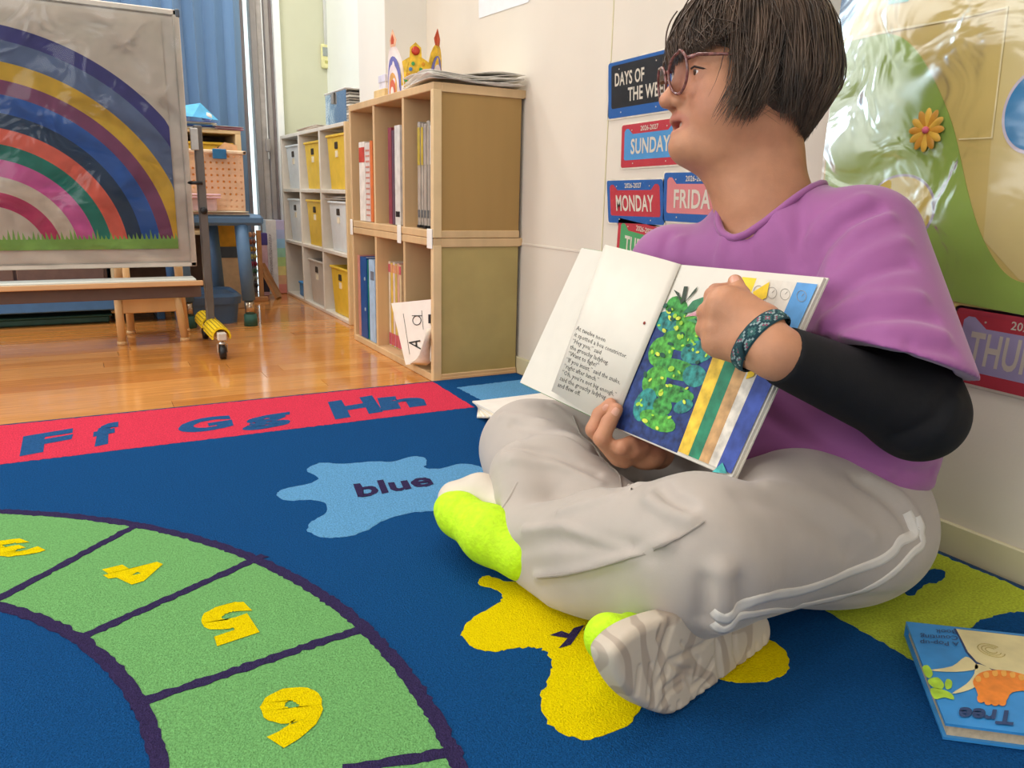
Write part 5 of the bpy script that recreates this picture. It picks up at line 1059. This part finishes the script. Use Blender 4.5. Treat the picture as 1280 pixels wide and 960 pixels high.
for pix, amp, w in (
    ([(1096, 262), (1056, 280), (1028, 310), (1014, 345)], -.0075, .0065), ([(1080, 248), (1040, 268), (1008, 302), (998, 340)], .0045, .0080),
    ([(1110, 272), (1070, 292), (1042, 322), (1032, 360)], .0050, .0075),
    ([(1030, 402), (1080, 374), (1150, 372)], .0050, .0070), ([(1032, 418), (1090, 396), (1165, 398)], -.0045, .0065),
    ([(1050, 425), (1110, 412), (1180, 420)], .0045, .0065), ([(1040, 378), (1080, 346), (1135, 330)], -.0045, .0070),
    ([(1042, 350), (1085, 318), (1130, 302)], .0040, .0075), ([(1090, 440), (1140, 432), (1190, 440)], -.0035, .0060),
    ([(908, 292), (900, 318), (896, 345)], .0035, .0065), ([(935, 290), (940, 320), (950, 350)], -.0030, .0070), ([(970, 268), (985, 300), (990, 345)], .0035, .0080),
    ([(868, 268), (850, 300), (846, 330)], .0040, .0065), ([(858, 262), (835, 295), (828, 320)], -.0030, .0060), ([(1000, 250), (1003, 290), (1000, 330)], -.0040, .0070),
    ([(955, 520), (1000, 545), (1060, 575)], -.0040, .0080), ([(970, 500), (1040, 560), (1110, 590)], .0045, .0090), ([(1080, 575), (1130, 592), (1165, 590)], -.0045, .0060),
    ([(1060, 590), (1120, 606), (1165, 606)], .0040, .0060)):
    sh.crease(pix, amp*1.35, w)
sh.carve(neck_hole, .005)
sh.cut(_hemp, _hemn, .006)
_V, _F = sh.surface((.66, .46, .10), (1.17, 1.22, .68), .0034)
shirt_o, _ = np_mesh('shirt', _V, _F, M_shirt, reader, relax=1)
ring = []
for i in range(48):
    an = 2*math.pi*i/48; p = _np+_na*math.cos(an)*NRa*1.01+_nb*math.sin(an)*NRb*1.01+_nn*.10; n_ = 0
    while float(sh0(np.array([p]))[0]) > 0 and n_ < 200: p = p-_nn*.001; n_ += 1
    ring.append(p-_nn*.001)
MB().tube(ring+ring[:2], .0058, 8, cap=False).build('collar', M_shirt, shirt_o, True)

# ---- black arm sleeve
M_black = mat('black_knit', '#17171a', rough=.75, var=.05, scale=60, bump=.08, bscale=700, spec=.25)
sl = Soft()
sl.chain([L_SH+(L_EL-L_SH)*.35, L_EL, L_WR+(L_EL-L_WR)*.02], [.060, .051, .0335], .02, kk=.03)
sl.crease([(1185, 480), (1170, 520), (1120, 545)], -.0035, .006); sl.crease([(1195, 500), (1180, 540), (1130, 562)], .003, .006)
_cw = L_WR+(L_EL-L_WR)*.035; sl.cut(_cw, L_WR-L_EL, .003)
_V, _F = sl.surface((.60, .42, .18), (1.05, .78, .56), .003)
sleeve_o, _ = np_mesh('arm_sleeve', _V, _F, M_black, reader, relax=1)

# ---- woven wrist band
wb_c, wb_ax = hp(949, 422, .877), nrm(L_WR-hp(905, 390, .905)); _wa = nrm(np.cross(wb_ax, (0, 0, 1))); _wb = np.cross(wb_ax, _wa)
V, Fc, mi = [], [], []; NR, NW = 72, 9
for i in range(NR):
    a = 2*math.pi*i/NR; dv = _wa*math.cos(a)+_wb*math.sin(a); t = .012
    while t < .06 and float(body(np.array([wb_c+dv*t]))[0]) < .0016: t += .0006
    for j in range(NW+1): V.append(wb_c+dv*(t+.0022*(1-(2*j/NW-1)**4)-.0006)+wb_ax*(j/NW-.5)*.0185)
for i in range(NR):
    for j in range(NW):
        Fc.append((i*(NW+1)+j, i*(NW+1)+j+1, ((i+1) % NR)*(NW+1)+j+1, ((i+1) % NR)*(NW+1)+j))
        z = abs((i % 9)-4.0); c = 0
        if 1 <= j <= NW-2:
            q = (z+abs(j-4)) % 5
            c = 1 if q < 1 else (2 if q < 2 and (i//9) % 3 == 0 else (3 if q < 3 else 0))
        mi.append(c)
band = mesh('wrist_band', V, Fc, [mat('band_teal', '#21424a', rough=.9, bump=.2, bscale=900), mat('band_grey', '#8fa3a3', rough=.9), mat('band_rose', '#8c4f62', rough=.9), mat('band_green', '#3d6866', rough=.9)], reader)
band.data.polygons.foreach_set('material_index', mi)
k1 = hp(925, 428, .858); MB().tube([k1, k1+cD*.006, k1+cD*.020+cR*.004], [.0035, .003, .002], 8).build('knot', mat('band_teal', ''), band, True)

# ---- shoes
M_neon = mat('neon_mesh', '#c3f016', rough=.7, var=.05, scale=120, bump=.35, bscale=260)
M_sole = mat('pale_rubber', '#d8cdbd', rough=.55, var=.03, scale=20)
lt = [at(652, 694, 1.08), at(612, 668, 1.115), at(574, 643, 1.165)]
ls = Soft(); ls.chain(lt, [.036, .039, .031], .02, kk=.02); ls.cone(lt[2], at(563, 636, 1.185), .030, .025, .02)
ls.cut((0, 0, .0135), (0, 0, -1), .008)
for px_ in ((575, 625), (585, 633), (596, 642)): ls.crease([px_, (px_[0]-12, px_[1]+24)], -.002, .003)
_V, _F = ls.surface((.38, .72, .004), (.62, 1.12, .20), .0026)
lshoe, _ = np_mesh('shoe', _V, _F, M_neon, reader, relax=1); lshoe['label'] = 'neon yellow shoe with pale sole turned away'
so = Soft(); so.chain([at(570, 624, 1.215), at(600, 620, 1.20), at(632, 640, 1.17), at(655, 668, 1.14)], [.029, .034, .030, .029], .015, kk=.01)
so.cut((0, 0, .0135), (0, 0, -1), .006)
_V, _F = so.surface((.38, .72, .004), (.64, 1.16, .20), .0026); np_mesh('sole', _V, _F, M_sole, lshoe, relax=1)
# right shoe: the outline of the sole stands on its outer edge, tread towards the camera
sp0 = onz(845, 896, .012); sn = nrm((.25, -.95, .16)); su = nrm(np.cross((0, 0, 1), sn)); sv = np.cross(sn, su)
def s2(px, py): q = onplane(px, py, sp0, sn)-sp0; return np.array((q @ su, q @ sv))
outl = smooth_closed([s2(*p) for p in ((767, 826), (773, 807), (798, 786), (838, 771), (880, 764), (925, 764), (958, 768), (966, 785), (963, 806), (950, 821), (932, 836), (914, 846), (897, 869), (870, 888), (845, 896), (820, 891), (797, 878), (778, 855))], 4)
def poly_sd(Q, poly):
    d = np.full(len(Q), 9.0, np.float32); ins = np.zeros(len(Q), bool); n = len(poly)
    for i in range(n):
        a, b = poly[i].astype(np.float32), poly[(i+1) % n].astype(np.float32); ab = b-a; t = np.clip(((Q-a) @ ab)/(ab @ ab+1e-12), 0, 1); r_ = Q-a-t[:, None]*ab
        d = np.minimum(d, np.einsum('ij,ij->i', r_, r_)); c = (a[1] > Q[:, 1]) != (b[1] > Q[:, 1])
        x = (b[0]-a[0])*(Q[:, 1]-a[1])/(b[1]-a[1]+1e-12)+a[0]; ins ^= c & (Q[:, 0] < x)
    d = np.sqrt(d); return np.where(ins, -d, d)
def slab(P, t0, t1, rr, poly):
    q = P-sp0.astype(np.float32); a = poly_sd(np.stack([q @ su.astype(np.float32), q @ sv.astype(np.float32)], -1), poly)+rr; w = q @ sn.astype(np.float32)
    b = np.abs(w-(t0+t1)/2)-(t1-t0)/2+rr; return np.minimum(np.maximum(a, b), 0)+np.sqrt(np.maximum(a, 0)**2+np.maximum(b, 0)**2)-rr
rs = Soft(); rs.ops.append(('add', lambda P: slab(P, -.034, .0, .009, outl), .01))
def z4(pts): return [onplane(720+x/3.765, 700+y/3.765, sp0, sn) for x, y in pts]
for pts, amp, w in (
    ([(455, 290), (410, 420), (375, 560), (365, 680)], -.0035, .0030), ([(380, 600), (440, 480), (520, 440), (600, 400), (640, 360)], -.0030, .0022),
    ([(420, 610), (480, 560), (520, 530), (545, 600), (600, 560), (650, 470)], -.0030, .0022), ([(665, 340), (668, 470), (690, 610)], -.0032, .0022),
    ([(745, 340), (750, 430), (772, 510)], -.0032, .0022), ([(400, 690), (440, 620), (500, 580)], -.0028, .0020), ([(430, 540), (440, 480), (500, 520), (540, 520)], -.0028, .002),
    ([(560, 690), (590, 610), (640, 560)], -.0028, .0020), ([(285, 640), (300, 505)], -.0028, .0016), ([(340, 640), (352, 495)], -.0028, .0016),
    ([(385, 370), (405, 310)], -.0022, .0014), ([(480, 735), (484, 675)], -.003, .0016), ([(435, 735), (440, 705)], -.003, .0016), ([(515, 735), (520, 705)], -.003, .0016),
    ([(545, 660), (575, 720)], -.003, .0016), ([(610, 590), (640, 660)], -.003, .0016), ([(810, 420), (815, 510)], -.003, .0016), ([(850, 400), (855, 470)], -.003, .0016),
    ([(885, 360), (890, 440)], -.003, .0016), ([(500, 390), (580, 470), (560, 560)], -.0016, .002)):
    rs.stroke(z4(pts), amp*1.9, w)
rs.cut((0, 0, .0138), (0, 0, -1), .004)
M_tread = mat('marbled_tread', '#cfc2b0', rough=.55, var=.05, scale=8)
def swirl(m, dark):
    nt = m.node_tree; b = nt.nodes['Principled BSDF']; tc = nt.nodes.new('ShaderNodeTexCoord'); w = nt.nodes.new('ShaderNodeTexWave'); w.inputs['Scale'].default_value = 7; w.inputs['Distortion'].default_value = 14; w.inputs['Detail'].default_value = 1.0; w.inputs['Detail Scale'].default_value = 1.6
    nt.links.new(tc.outputs['Object'], w.inputs[0]); rp = nt.nodes.new('ShaderNodeValToRGB'); rp.color_ramp.elements[0].position = .60; rp.color_ramp.elements[1].position = .78
    rp.color_ramp.elements[0].color = (0, 0, 0, 1); nt.links.new(w.outputs[1], rp.inputs[0]); mx = nt.nodes.new('ShaderNodeMix'); mx.data_type = 'RGBA'; src = b.inputs['Base Color'].links[0].from_socket
    nt.links.new(rp.outputs[0], mx.inputs['Factor']); nt.links.new(src, mx.inputs['A']); mx.inputs['B'].default_value = lin(dark); nt.links.new(mx.outputs['Result'], b.inputs['Base Color'])
swirl(M_tread, '#b3a494')
ru = Soft(); c0, c1, c2 = onplane(858, 831, sp0, sn)-sn*.068, onplane(886, 815, sp0, sn)-sn*.066, onplane(936, 800, sp0, sn)-sn*.062
ru.chain([c0, c1, c2], [.034, .038, .034], .02, kk=.02); ru.cone(onplane(803, 812, sp0, sn)-sn*.044, c0, .026, .034, .02); ru.cone(c2, R_AN+(0, 0, .01), .034, .03, .03); ru.cut((0, 0, .0135), (0, 0, -1), .006)
_V, _F = ru.surface((.40, .48, .004), (.86, .86, .16), .0026); rshoe, _ = np_mesh('shoe', _V, _F, M_neon, reader, relax=1); rshoe['label'] = 'shoe with marbled tread facing the camera'
_V, _F = rs.surface((.40, .46, .002), (.84, .74, .16), .0017); np_mesh('sole', _V, _F, M_tread, rshoe, relax=0)

# ---- hair: a cap with separate locks over it
M_hair = mat('dark_brown_hair', '#564437', rough=.42, var=.34, scale=55, spec=.5, stretch=(1, 1, .25))
hc = Soft(); hc.ell(hd(-.014, 0, .036), he((.103, .082, .087)), .02, HA); hc.ell(hd(-.042, 0, -.010), he((.064, .070, .074)), .03, HA)
for sgn in (1, -1): hc.ell(hd(-.020, sgn*.066, -.020), he((.040, .014, .048)), .02, HA)
hc.ell(hd(-.046, 0, -.075), he((.032, .048, .036)), .02, HA)
hc.ell(hd(.085, 0, -.055), he((.080, .3, .088)), .008, HA, sub=True)
_V, _F = hc.surface(HC-.19, HC+.19, .003); hair_o, _ = np_mesh('hair', _V, _F, M_hair, reader, relax=1)
rng = np.random.default_rng(7); hm = MB(); HV, HF = [], []
def hair_point(az, th, rho):
    """th: angle from the crown; past the widest ring it counts the drop in metres x 10"""
    ca, sa = math.cos(az), math.sin(az)
    ru_ = .108 if ca > 0 else .108-.002*ca*ca
    if th < math.pi/2: return np.array((-.016+ru_*rho*math.sin(th)*ca, .086*rho*math.sin(th)*sa, .034+.092*rho*math.cos(th)))
    s_ = (th-math.pi/2)*.1; back = max(0, -ca); side = abs(sa)
    bk = max(0., .35-ca)/1.35; inw = 1-.50*bk**.8*(max(0, s_-.055)/.085)**1.4-(.08*side*(s_/.10)**2)
    fw_ = (.034*(s_/.11)**2.2 if ca > .0 else 0)-back*.006*math.sin(min(1, s_/.07)*math.pi)
    return np.array((-.016+ru_*rho*ca*inw+fw_, .086*rho*sa*inw, .034-s_))
def end_drop(az):
    a = abs(math.degrees((az+math.pi) % (2*math.pi)-math.pi))
    return float(np.interp(a, [0, 35, 50, 58, 66, 80, 100, 125, 150, 180], [.016, .014, .006, .0, .104, .112, .104, .114, .138, .148]))
def lock(az, th0, rho, wid, flip, drop):
    th1 = math.pi/2+drop*10; n = 11; wob = rng.normal(0, .09); tw = rng.normal(0, .22); pts = []
    for i in range(n):
        t = i/(n-1); th = th0+(th1-th0)*t; a = az+wob*t+tw*math.sin(t*4+az*3)*.35
        p = hair_point(a, th, rho*(1+.012*math.sin(t*6+az*9))); 
        if t > .7: p = p*(1)+np.array((flip*(t-.7)**2*.5, math.sin(az)*.10*(t-.7)**2, 0))
        pts.append(hd(*p))
    r = [wid*(.55+.45*math.sin(math.pi*min(1, .15+t*.9)))*(1-.75*max(0, (i/(n-1)-.7)/.3)) for i, t in enumerate(np.linspace(0, 1, n))]
    hm.tube(pts, r, 3, cap=False)
for i in range(5200):
    az = rng.uniform(-math.pi, math.pi); th0 = math.acos(rng.uniform(.0, 1)) if rng.random() < .75 else rng.uniform(.05, .5)
    a = abs(math.degrees(az)); drop = end_drop(az)*rng.uniform(.82, 1.04)+rng.normal(0, .003)
    if drop < .004 and th0 > 1.2: continue
    lock(az, th0, 1.0+abs(rng.normal(0, .045)), rng.uniform(.0007, .0016), rng.normal(.015, .09) if a > 60 else rng.normal(0, .03), max(.002, drop))
strands = hm.build('strands', M_hair, hair_o, True); strands['kind'] = 'stuff'

# ---- spectacles
M_frame = mat('tortoise_frame', '#7a4a45', rough=.2, var=.35, scale=160, coat=.5); M_lens = film_mat('lens', (.95, .91, .98), .12, rough=.02, bump=.0)
gl = []
for sgn in (1, -1):
    c = np.array((.1035, sgn*.034, -.003)); fwd = nrm((1, sgn*.13, -.06)); sd = nrm(np.cross((0, 0, 1), fwd)); upv = np.cross(fwd, sd); ring = []
    for i in range(36):
        a = 2*math.pi*i/36; x, y = math.cos(a), math.sin(a)
        ring.append(c+sd*(.0275*x*(1+.08*y))+upv*(.0255*y+(.004 if (x*sgn > .3 and y > 0) else 0)*y))
    rim = MB().tube([hd(*p) for p in ring+ring[:2]], .0021, 8, cap=False)
    gl.append((rim, [hd(*p) for p in ring], hd(*c), hd(*(c+fwd*.002))-hd(*c)))
glasses = gl[0][0].build('spectacles', M_frame, reader, True); gl[1][0].build('rim', M_frame, glasses, True)
for rim, ring, c, f_ in gl:
    n = len(ring); mesh('lens', [c+f_*.6]+ring, [(0, i+1, (i+1) % n+1) for i in range(n)], M_lens, glasses, True)
MB().tube([hd(.104, .0085, .006), hd(.107, 0, .009), hd(.104, -.0085, .006)], .0019, 8).build('bridge', M_frame, glasses, True)
for sgn in (1, -1):
    tm = MB().tube([hd(.099, sgn*.060, .010), hd(.088, sgn*.0685, .012), hd(.04, sgn*.0775, .009), hd(-.01, sgn*.083, .006), hd(-.03, sgn*.082, -.012)], [.0032, .0026, .0021, .0021, .0018], 8).build('temple', M_frame, glasses, True)
# ================================================================== the open picture book
M_page = mat('page_white', '#e3dccf', rough=.6, var=.01); M_cov = mat('cover_green', '#4e8a3a', rough=.4, var=.03); M_covp = mat('cover_edge_pale', '#e6dfd2', rough=.5, var=.02)
def page_block(name, P, n, t, m, par):
    """P: four corners in order, t: thickness behind the face"""
    P = [np.asarray(p, float) for p in P]; Q = [p-n*t for p in P]
    fc = [(0, 1, 2, 3), (7, 6, 5, 4)]+[(i, 4+i, 4+(i+1) % 4, (i+1) % 4) for i in range(4)]
    if np.dot(np.cross(P[1]-P[0], P[2]-P[0]), n) < 0: fc = [f[::-1] for f in fc]
    return mesh(name, P+Q, fc, m, par)
def grow(P, e):
    c = sum(P)/4; return [c+(p-c)*(1+e) for p in P]
page_block('page_block', [A0, RT, RB, A1], rn, .005, M_page, book); page_block('page_block', [A0, LT, LB, A1], ln, .005, M_page, book)
cvr = page_block('cover', [p-rn*.0052 for p in grow([A0, RT, RB, A1], .012)], rn, .0026, M_covp, book); page_block('cover', [p-ln*.0052 for p in grow([A0, LT, LB, A1], .012)], ln, .0026, M_cov, book)
# a narrower leaf standing off the left side, curved
V, N = [], 14
lo_t, lo_b = lp(757, 306, .010), lp(690, 489, .010)
for i in range(N+1):
    t = i/N; b_ = .010*math.sin(math.pi*min(1, t*1.0))*1.1+.0012
    for a, c in ((A0, lo_t), (A1, lo_b)): V.append(a+(c-a)*t+ln*(b_*(1-t)+.001))
lf_ = mesh('leaf', V, [(2*i, 2*i+1, 2*i+3, 2*i+2) for i in range(N)], M_page, book, True); md = lf_.modifiers.new('thickness', 'SOLIDIFY'); md.thickness = .0005
def leaf_pt(px, py):
    best = None; v = ray(px, py)
    t0, t1 = .8, 1.4
    for i in range(N):
        p, q, r_ = V[2*i], V[2*i+1], V[2*i+2]; n = np.cross(q-p, r_-p); d = np.dot(p-cC, n)/np.dot(v, n); X = cC+v*d
        e = V[2*i+2]-V[2*i]; s = np.dot(X-p, e)/np.dot(e, e)
        if -.15 <= s <= 1.15 and (best is None or abs(s-.5) < best[0]): best = (abs(s-.5), X)
    return best[1] if best else lp(px, py, .008)
story = 'At twelve noon\nit spotted a boa constrictor.\n“Hey you,” said\nthe grouchy ladybug.\n“Want to fight?”\n“If you insist,” said the snake,\n“right after lunch.”\n“Oh, you’re not big enough,”\nsaid the grouchy ladybug\nand flew off.'
TV, TF = text_verts(story, .0, 1, 1.0); lo_, hi_ = TV.min(0), TV.max(0); TS = (TV-lo_)/(hi_-lo_)
tl_, bl_, uv = np.array((722., 407.)), np.array((697., 483.)), np.array((68., 29.))
P_ = [leaf_pt(*(bl_+uv*a+(tl_-bl_)*b_))+ln*.0009 for a, b_ in TS]; mesh('lettering', P_, TF, mat('text_grey', '#4a4744', rough=.8), book)
MB().lathe([(.0022, 0), (.0024, .0006), (.001, .0010)], leaf_pt(806, 404)+ln*.0006, ln, 12).build('red_spot', mat('spot_red', '#8e2f22', rough=.6), book)
# the painted right page: navy ground, plain green foliage shapes, and the stepped strips of the shorter pages
def paint_poly(name, pts, m, lift, curve=0):
    if curve: pts = smooth_closed(pts, curve)
    P = [rp(x, y, lift) for x, y in pts]; f = tuple(range(len(P)))
    n = sum((np.cross(P[i]-P[0], P[i+1]-P[0]) for i in range(1, len(P)-1)))
    return mesh(name, P, [f if np.dot(n, rn) > 0 else f[::-1]], m, book)
def painted(name, c, v=.25, s=90): return mat('paint_'+name, c, rough=.55, var=v, scale=s)
paint_poly('ground', [(817, 403), (848, 408), (884, 418), (926, 425), (900, 470), (846, 566), (769, 534)], painted('navy', '#24386f'), .0006)
for k, (cx, cy, rx, ry, an) in enumerate(((846, 386, 14, 16, 0), (836, 404, 18, 14, .5), (866, 408, 22, 13, .3), (852, 426, 24, 13, .2), (872, 440, 22, 14, -.3), (826, 440, 15, 20, .4), (846, 462, 28, 13, .25), (868, 470, 15, 14, 0), (818, 476, 14, 20, .5), (842, 492, 26, 11, .2), (806, 506, 13, 22, .4), (822, 526, 24, 12, .4), (828, 508, 12, 12, 0), (854, 508, 13, 8, -.4))):
    P = [(cx+rx*math.cos(a)*math.cos(an)-ry*math.sin(a)*math.sin(an), cy+rx*math.cos(a)*math.sin(an)+ry*math.sin(a)*math.cos(an)) for a in [2*math.pi*i/16 for i in range(16)]]
    paint_poly('foliage', P, painted(('green', 'teal', 'leaf')[k % 3], ('#3f8f3f', '#2c7f7a', '#4f9d3c')[k % 3], .3, 120), .0008+.00004*k)
_rg = random.Random(5)
for k in range(64):
    cx, cy = _rg.choice([(846, 388), (836, 404), (866, 410), (852, 428), (872, 442), (826, 440), (846, 462), (818, 478), (842, 492), (806, 508), (822, 526)]); cx += _rg.uniform(-17, 17); cy += _rg.uniform(-11, 11); r_ = _rg.uniform(1.6, 4.2); an = _rg.uniform(0, 3); e = _rg.uniform(.4, .8)
    paint_poly('dab', [(cx+r_*math.cos(a)*math.cos(an)-e*r_*math.sin(a)*math.sin(an), cy+r_*math.cos(a)*math.sin(an)+e*r_*math.sin(a)*math.cos(an)) for a in [2*math.pi*i/9 for i in range(9)]], painted(('lime', 'lemon', 'dark')[k % 3 if k % 4 else 0], ('#9ccb3a', '#cdd94a', '#21503f')[k % 3 if k % 4 else 0], .1), .0015+.00002*k)
for pts, c, nm in (([(852, 381), (849, 366), (842, 362), (848, 372)], '#3d4a3c', 'twig'), ([(850, 380), (855, 358), (860, 358), (856, 376)], '#3d4a3c', 'twig'), ([(854, 380), (868, 362), (872, 358), (870, 364)], '#3d4a3c', 'twig'), ([(853, 392), (866, 376), (885, 369), (880, 381), (864, 390)], '#3b7d58', 'blade'), ([(856, 396), (868, 390), (878, 387), (872, 394)], '#d79aa6', 'petal'), ([(858, 400), (872, 397), (886, 401), (870, 404)], '#4a8f5b', 'blade')):
    paint_poly('leaf_stroke', pts, painted(nm+c[1:4], c, .15), .0020)
bxs, txs = [846, 859, 872, 884, 894, 912], [931, 949, 966, 983, 1000, 1026]
def edge_b(x): return np.array((x, 534+(x-768)*(597-534)/(915-768)))
def edge_t(x): return np.array((x, 331+(x-852)*(347-331)/(1030-852)))
cols = [('#e9bd3c', '#f0d535'), ('#2b8261', '#e4dccb'), ('#c59a68', '#dfd6c8'), ('#ddd5c8', '#e2dacd'), ('#3a4f9d', '#5b9bd5')]
for k in range(5):
    b0, b1, t0, t1 = edge_b(bxs[k]), edge_b(bxs[k+1]), edge_t(txs[k]), edge_t(txs[k+1]); h = .0022+.0005*(5-k)*.3
    def q(a, b_, s): return a+(b_-a)*s
    sp = .58 if k < 4 else .50
    paint_poly('strip', [q(b0, t0, .015), q(b1, t1, .015), q(b1, t1, sp), q(b0, t0, sp)], painted('strip%d' % k, cols[k][0], .14, 60), h)
    paint_poly('strip', [q(b0, t0, sp), q(b1, t1, sp), q(b1, t1, .965), q(b0, t0, .965)], painted('stripup%d' % k, cols[k][1], .05, 60), h)
    if k in (1, 2, 3, 4):
        c = q(q(b0, t0, .90), q(b1, t1, .90), .5); P = [rp(c[0]+6*math.cos(2*math.pi*i/18), c[1]+7*math.sin(2*math.pi*i/18), h+.0004) for i in range(20)]; MB().tube(P, .0003, 4, cap=False).build('clock_ring', mat('ring_grey', '#a7a098', rough=.7), book)
        MB().tube([rp(*c, h+.0004), rp(c[0]+3, c[1]-3, h+.0004)], .0003, 4).build('clock_hand', mat('ring_grey', ''), book)
paint_poly('sun_dab', [(941, 365), (962, 352), (958, 372), (945, 378)], painted('sun', '#efc928', .06), .0042); paint_poly('sun_dab', [(938, 456), (947, 455), (942, 470), (932, 474)], painted('sun', ''), .0042)
paint_poly('water_dab', [(890, 590), (903, 578), (909, 592)], painted('water', '#49b3b0', .2), .0042)

# ================================================================== book lying on the rug and loose cards by the shelf
tz = RZ+.020
tb_ = empty('hardback_book', tuple(onz(1235, 850, tz)), 'closed blue hardback reading Tree upside down, lying on the rug by the wall', 'book')
T0, T1 = onz(1133, 778, tz), onz(1182, 904, tz); tu = nrm(onz(1290, 795, tz)-T0); tvv = T1-T0; th2 = np.linalg.norm(tvv); tv_ = tvv/th2; tw = .27; UZ = np.array((0, 0, 1.0))
M_tcov = mat('cover_blue', '#3a8ed0', rough=.35, var=.04)
def tslab(name, e, z0, z1, m): return page_block(name, [np.array((*(T0+tu*a+tv_*b_)[:2], z1)) for a, b_ in ((-e, -e), (tw+e, -e), (tw+e, th2+e), (-e, th2+e))], UZ, z1-z0, m, tb_)
tslab('cover', .0, tz-.003, tz, M_tcov); tslab('cover', .0, RZ+.001, RZ+.004, M_tcov); tslab('page_block', -.004, RZ+.004, tz-.003, mat('page_tan', '#c9b596', rough=.7, var=.06, scale=200))
page_block('spine', [np.array((*(T0+tu*a+tv_*b_)[:2], tz)) for a, b_ in ((0, -.0025), (tw, -.0025), (tw, .0), (0, 0))], UZ, tz-RZ-.001, M_tcov, tb_)
def tp(pts, lift=.0006): return [onz(x, y, tz+lift) for x, y in pts]
def cover_shape(name, pts, m, lift, n=4, par=None):
    P = tp(pts, lift) if not n else [np.array((x, y, tz+lift)) for x, y in smooth_closed([p[:2] for p in tp(pts)], n)]
    P = [np.array((p[0], p[1], tz+lift)) for p in P]; c = np.array((T0[0], T0[1], 0)); out = []
    for p in P:
        a, b_ = np.dot(p-T0, tu), np.dot(p-T0, tv_); out.append(p)
    n_ = sum(np.cross(out[i]-out[0], out[i+1]-out[0])[2] for i in range(1, len(out)-1)); f = tuple(range(len(out)))
    return mesh(name, out, [f if n_ > 0 else f[::-1]], m, tb_)
M_oline = mat('outline_navy', '#27406b', rough=.5); M_bark = mat('branch_cream', '#e4d6a0', rough=.45, var=.05)
cover_shape('trunk_outline', [(1192, 785.5), (1200, 800), (1207, 815), (1219, 829), (1238, 838), (1275, 845), (1330, 850), (1330, 800.5)], M_oline, .0004, 0); cover_shape('trunk', [(1195, 786), (1203, 801), (1210, 815), (1221, 827), (1239, 836), (1275, 843), (1330, 848), (1330, 801)], M_bark, .0007, 0)
for pts in ([(1163, 838), (1190, 833), (1207, 821), (1218, 828), (1222, 836), (1195, 840)], [(1190, 867), (1208, 855), (1218, 842), (1220, 830), (1240, 838), (1226, 854), (1210, 863)]): cover_shape('branch', pts, M_bark, .0008, 3)
M_leafc = mat('cover_leaf', '#a5cc3a', rough=.4, var=.1, scale=70)
for pts in ([(1153, 834), (1160, 832), (1166, 842), (1162, 848), (1156, 844)], [(1160, 850), (1172, 847), (1180, 856), (1176, 862), (1164, 858)], [(1184, 849), (1190, 852), (1189, 860), (1183, 862), (1181, 855)], [(1163, 861), (1178, 862), (1190, 868), (1192, 875), (1180, 872), (1168, 874)]): cover_shape('cover_leaf', pts, M_leafc, .0010, 3)
M_or, M_or2 = mat('cover_orange', '#ee8a35', rough=.4, var=.08, scale=60), mat('cover_apricot', '#f3b052', rough=.4)
cover_shape('orange_shape', [(1216, 852), (1224, 842), (1240, 838), (1262, 839), (1285, 845), (1310, 852), (1310, 870), (1285, 864), (1265, 866), (1258, 876), (1248, 881), (1232, 879), (1224, 872), (1220, 862)], M_or, .0010, 3)
for x, y in ((1226, 876), (1235, 879), (1244, 880), (1253, 880)): cover_shape('orange_lobe', [(x-4, y-6), (x+4, y-6), (x+4, y+1), (x, y+3), (x-4, y+1)], M_or, .0012, 3)
for x, y in ((1222, 848), (1232, 843), (1243, 841), (1254, 841), (1265, 843), (1276, 846)): cover_shape('light_stripe', [(x-3, y-1), (x+3, y-2), (x+4, y+4), (x-1, y+5)], M_or2, .0014, 3)
def cover_text(body, bl, br, tl, bold): V0, F0 = text_verts(body, bold, 4); l_, h_ = V0.min(0), V0.max(0); S_ = (V0-l_)/(h_-l_); o_, a_, c_ = onz(*bl, tz), onz(*br, tz), onz(*tl, tz); mesh('lettering', [o_+(a_-o_)*p+(c_-o_)*q+UZ*.0016 for p, q in S_], F0, M_oline, tb_)
cover_text('Tree', (1269, 890), (1200, 885), (1266, 908), .03); cover_text('A Pop-up\nCounting\nBook', (1196, 789), (1149, 787), (1199, 809), .0)
for r_ in (.006, .010, .014): c_ = onz(1239, 813, tz+.001); MB().tube([c_+np.array((r_*math.cos(2*math.pi*i/18), r_*math.sin(2*math.pi*i/18), 0)) for i in range(16)], .0005, 4).build('bark_swirl', mat('swirl_tan', '#b9a765'), tb_)
fan = empty('blank_cards', (.86, 1.66, RZ), 'fanned stack of blank cream cards on the rug behind the knee', 'cards')
fc0 = onz(612, 506, RZ)
for k in range(7):
    a = -.50+.085*k; u_ = np.array((math.cos(a), math.sin(a), 0)); v_ = np.array((-math.sin(a), math.cos(a), 0)); pv = onz(690, 512, RZ); zz = RZ+.002+k*.0042
    c_ = np.array((pv[0]-.01, pv[1]-.02, zz)); P = [c_+u_*x+v_*y for x, y in ((-.19, -.075), (.02, -.075), (.02, .075), (-.19, .075))]; page_block('card', [p+UZ*.0038 for p in P], UZ, .0038, M_cream_p if k % 2 else M_paper, fan)
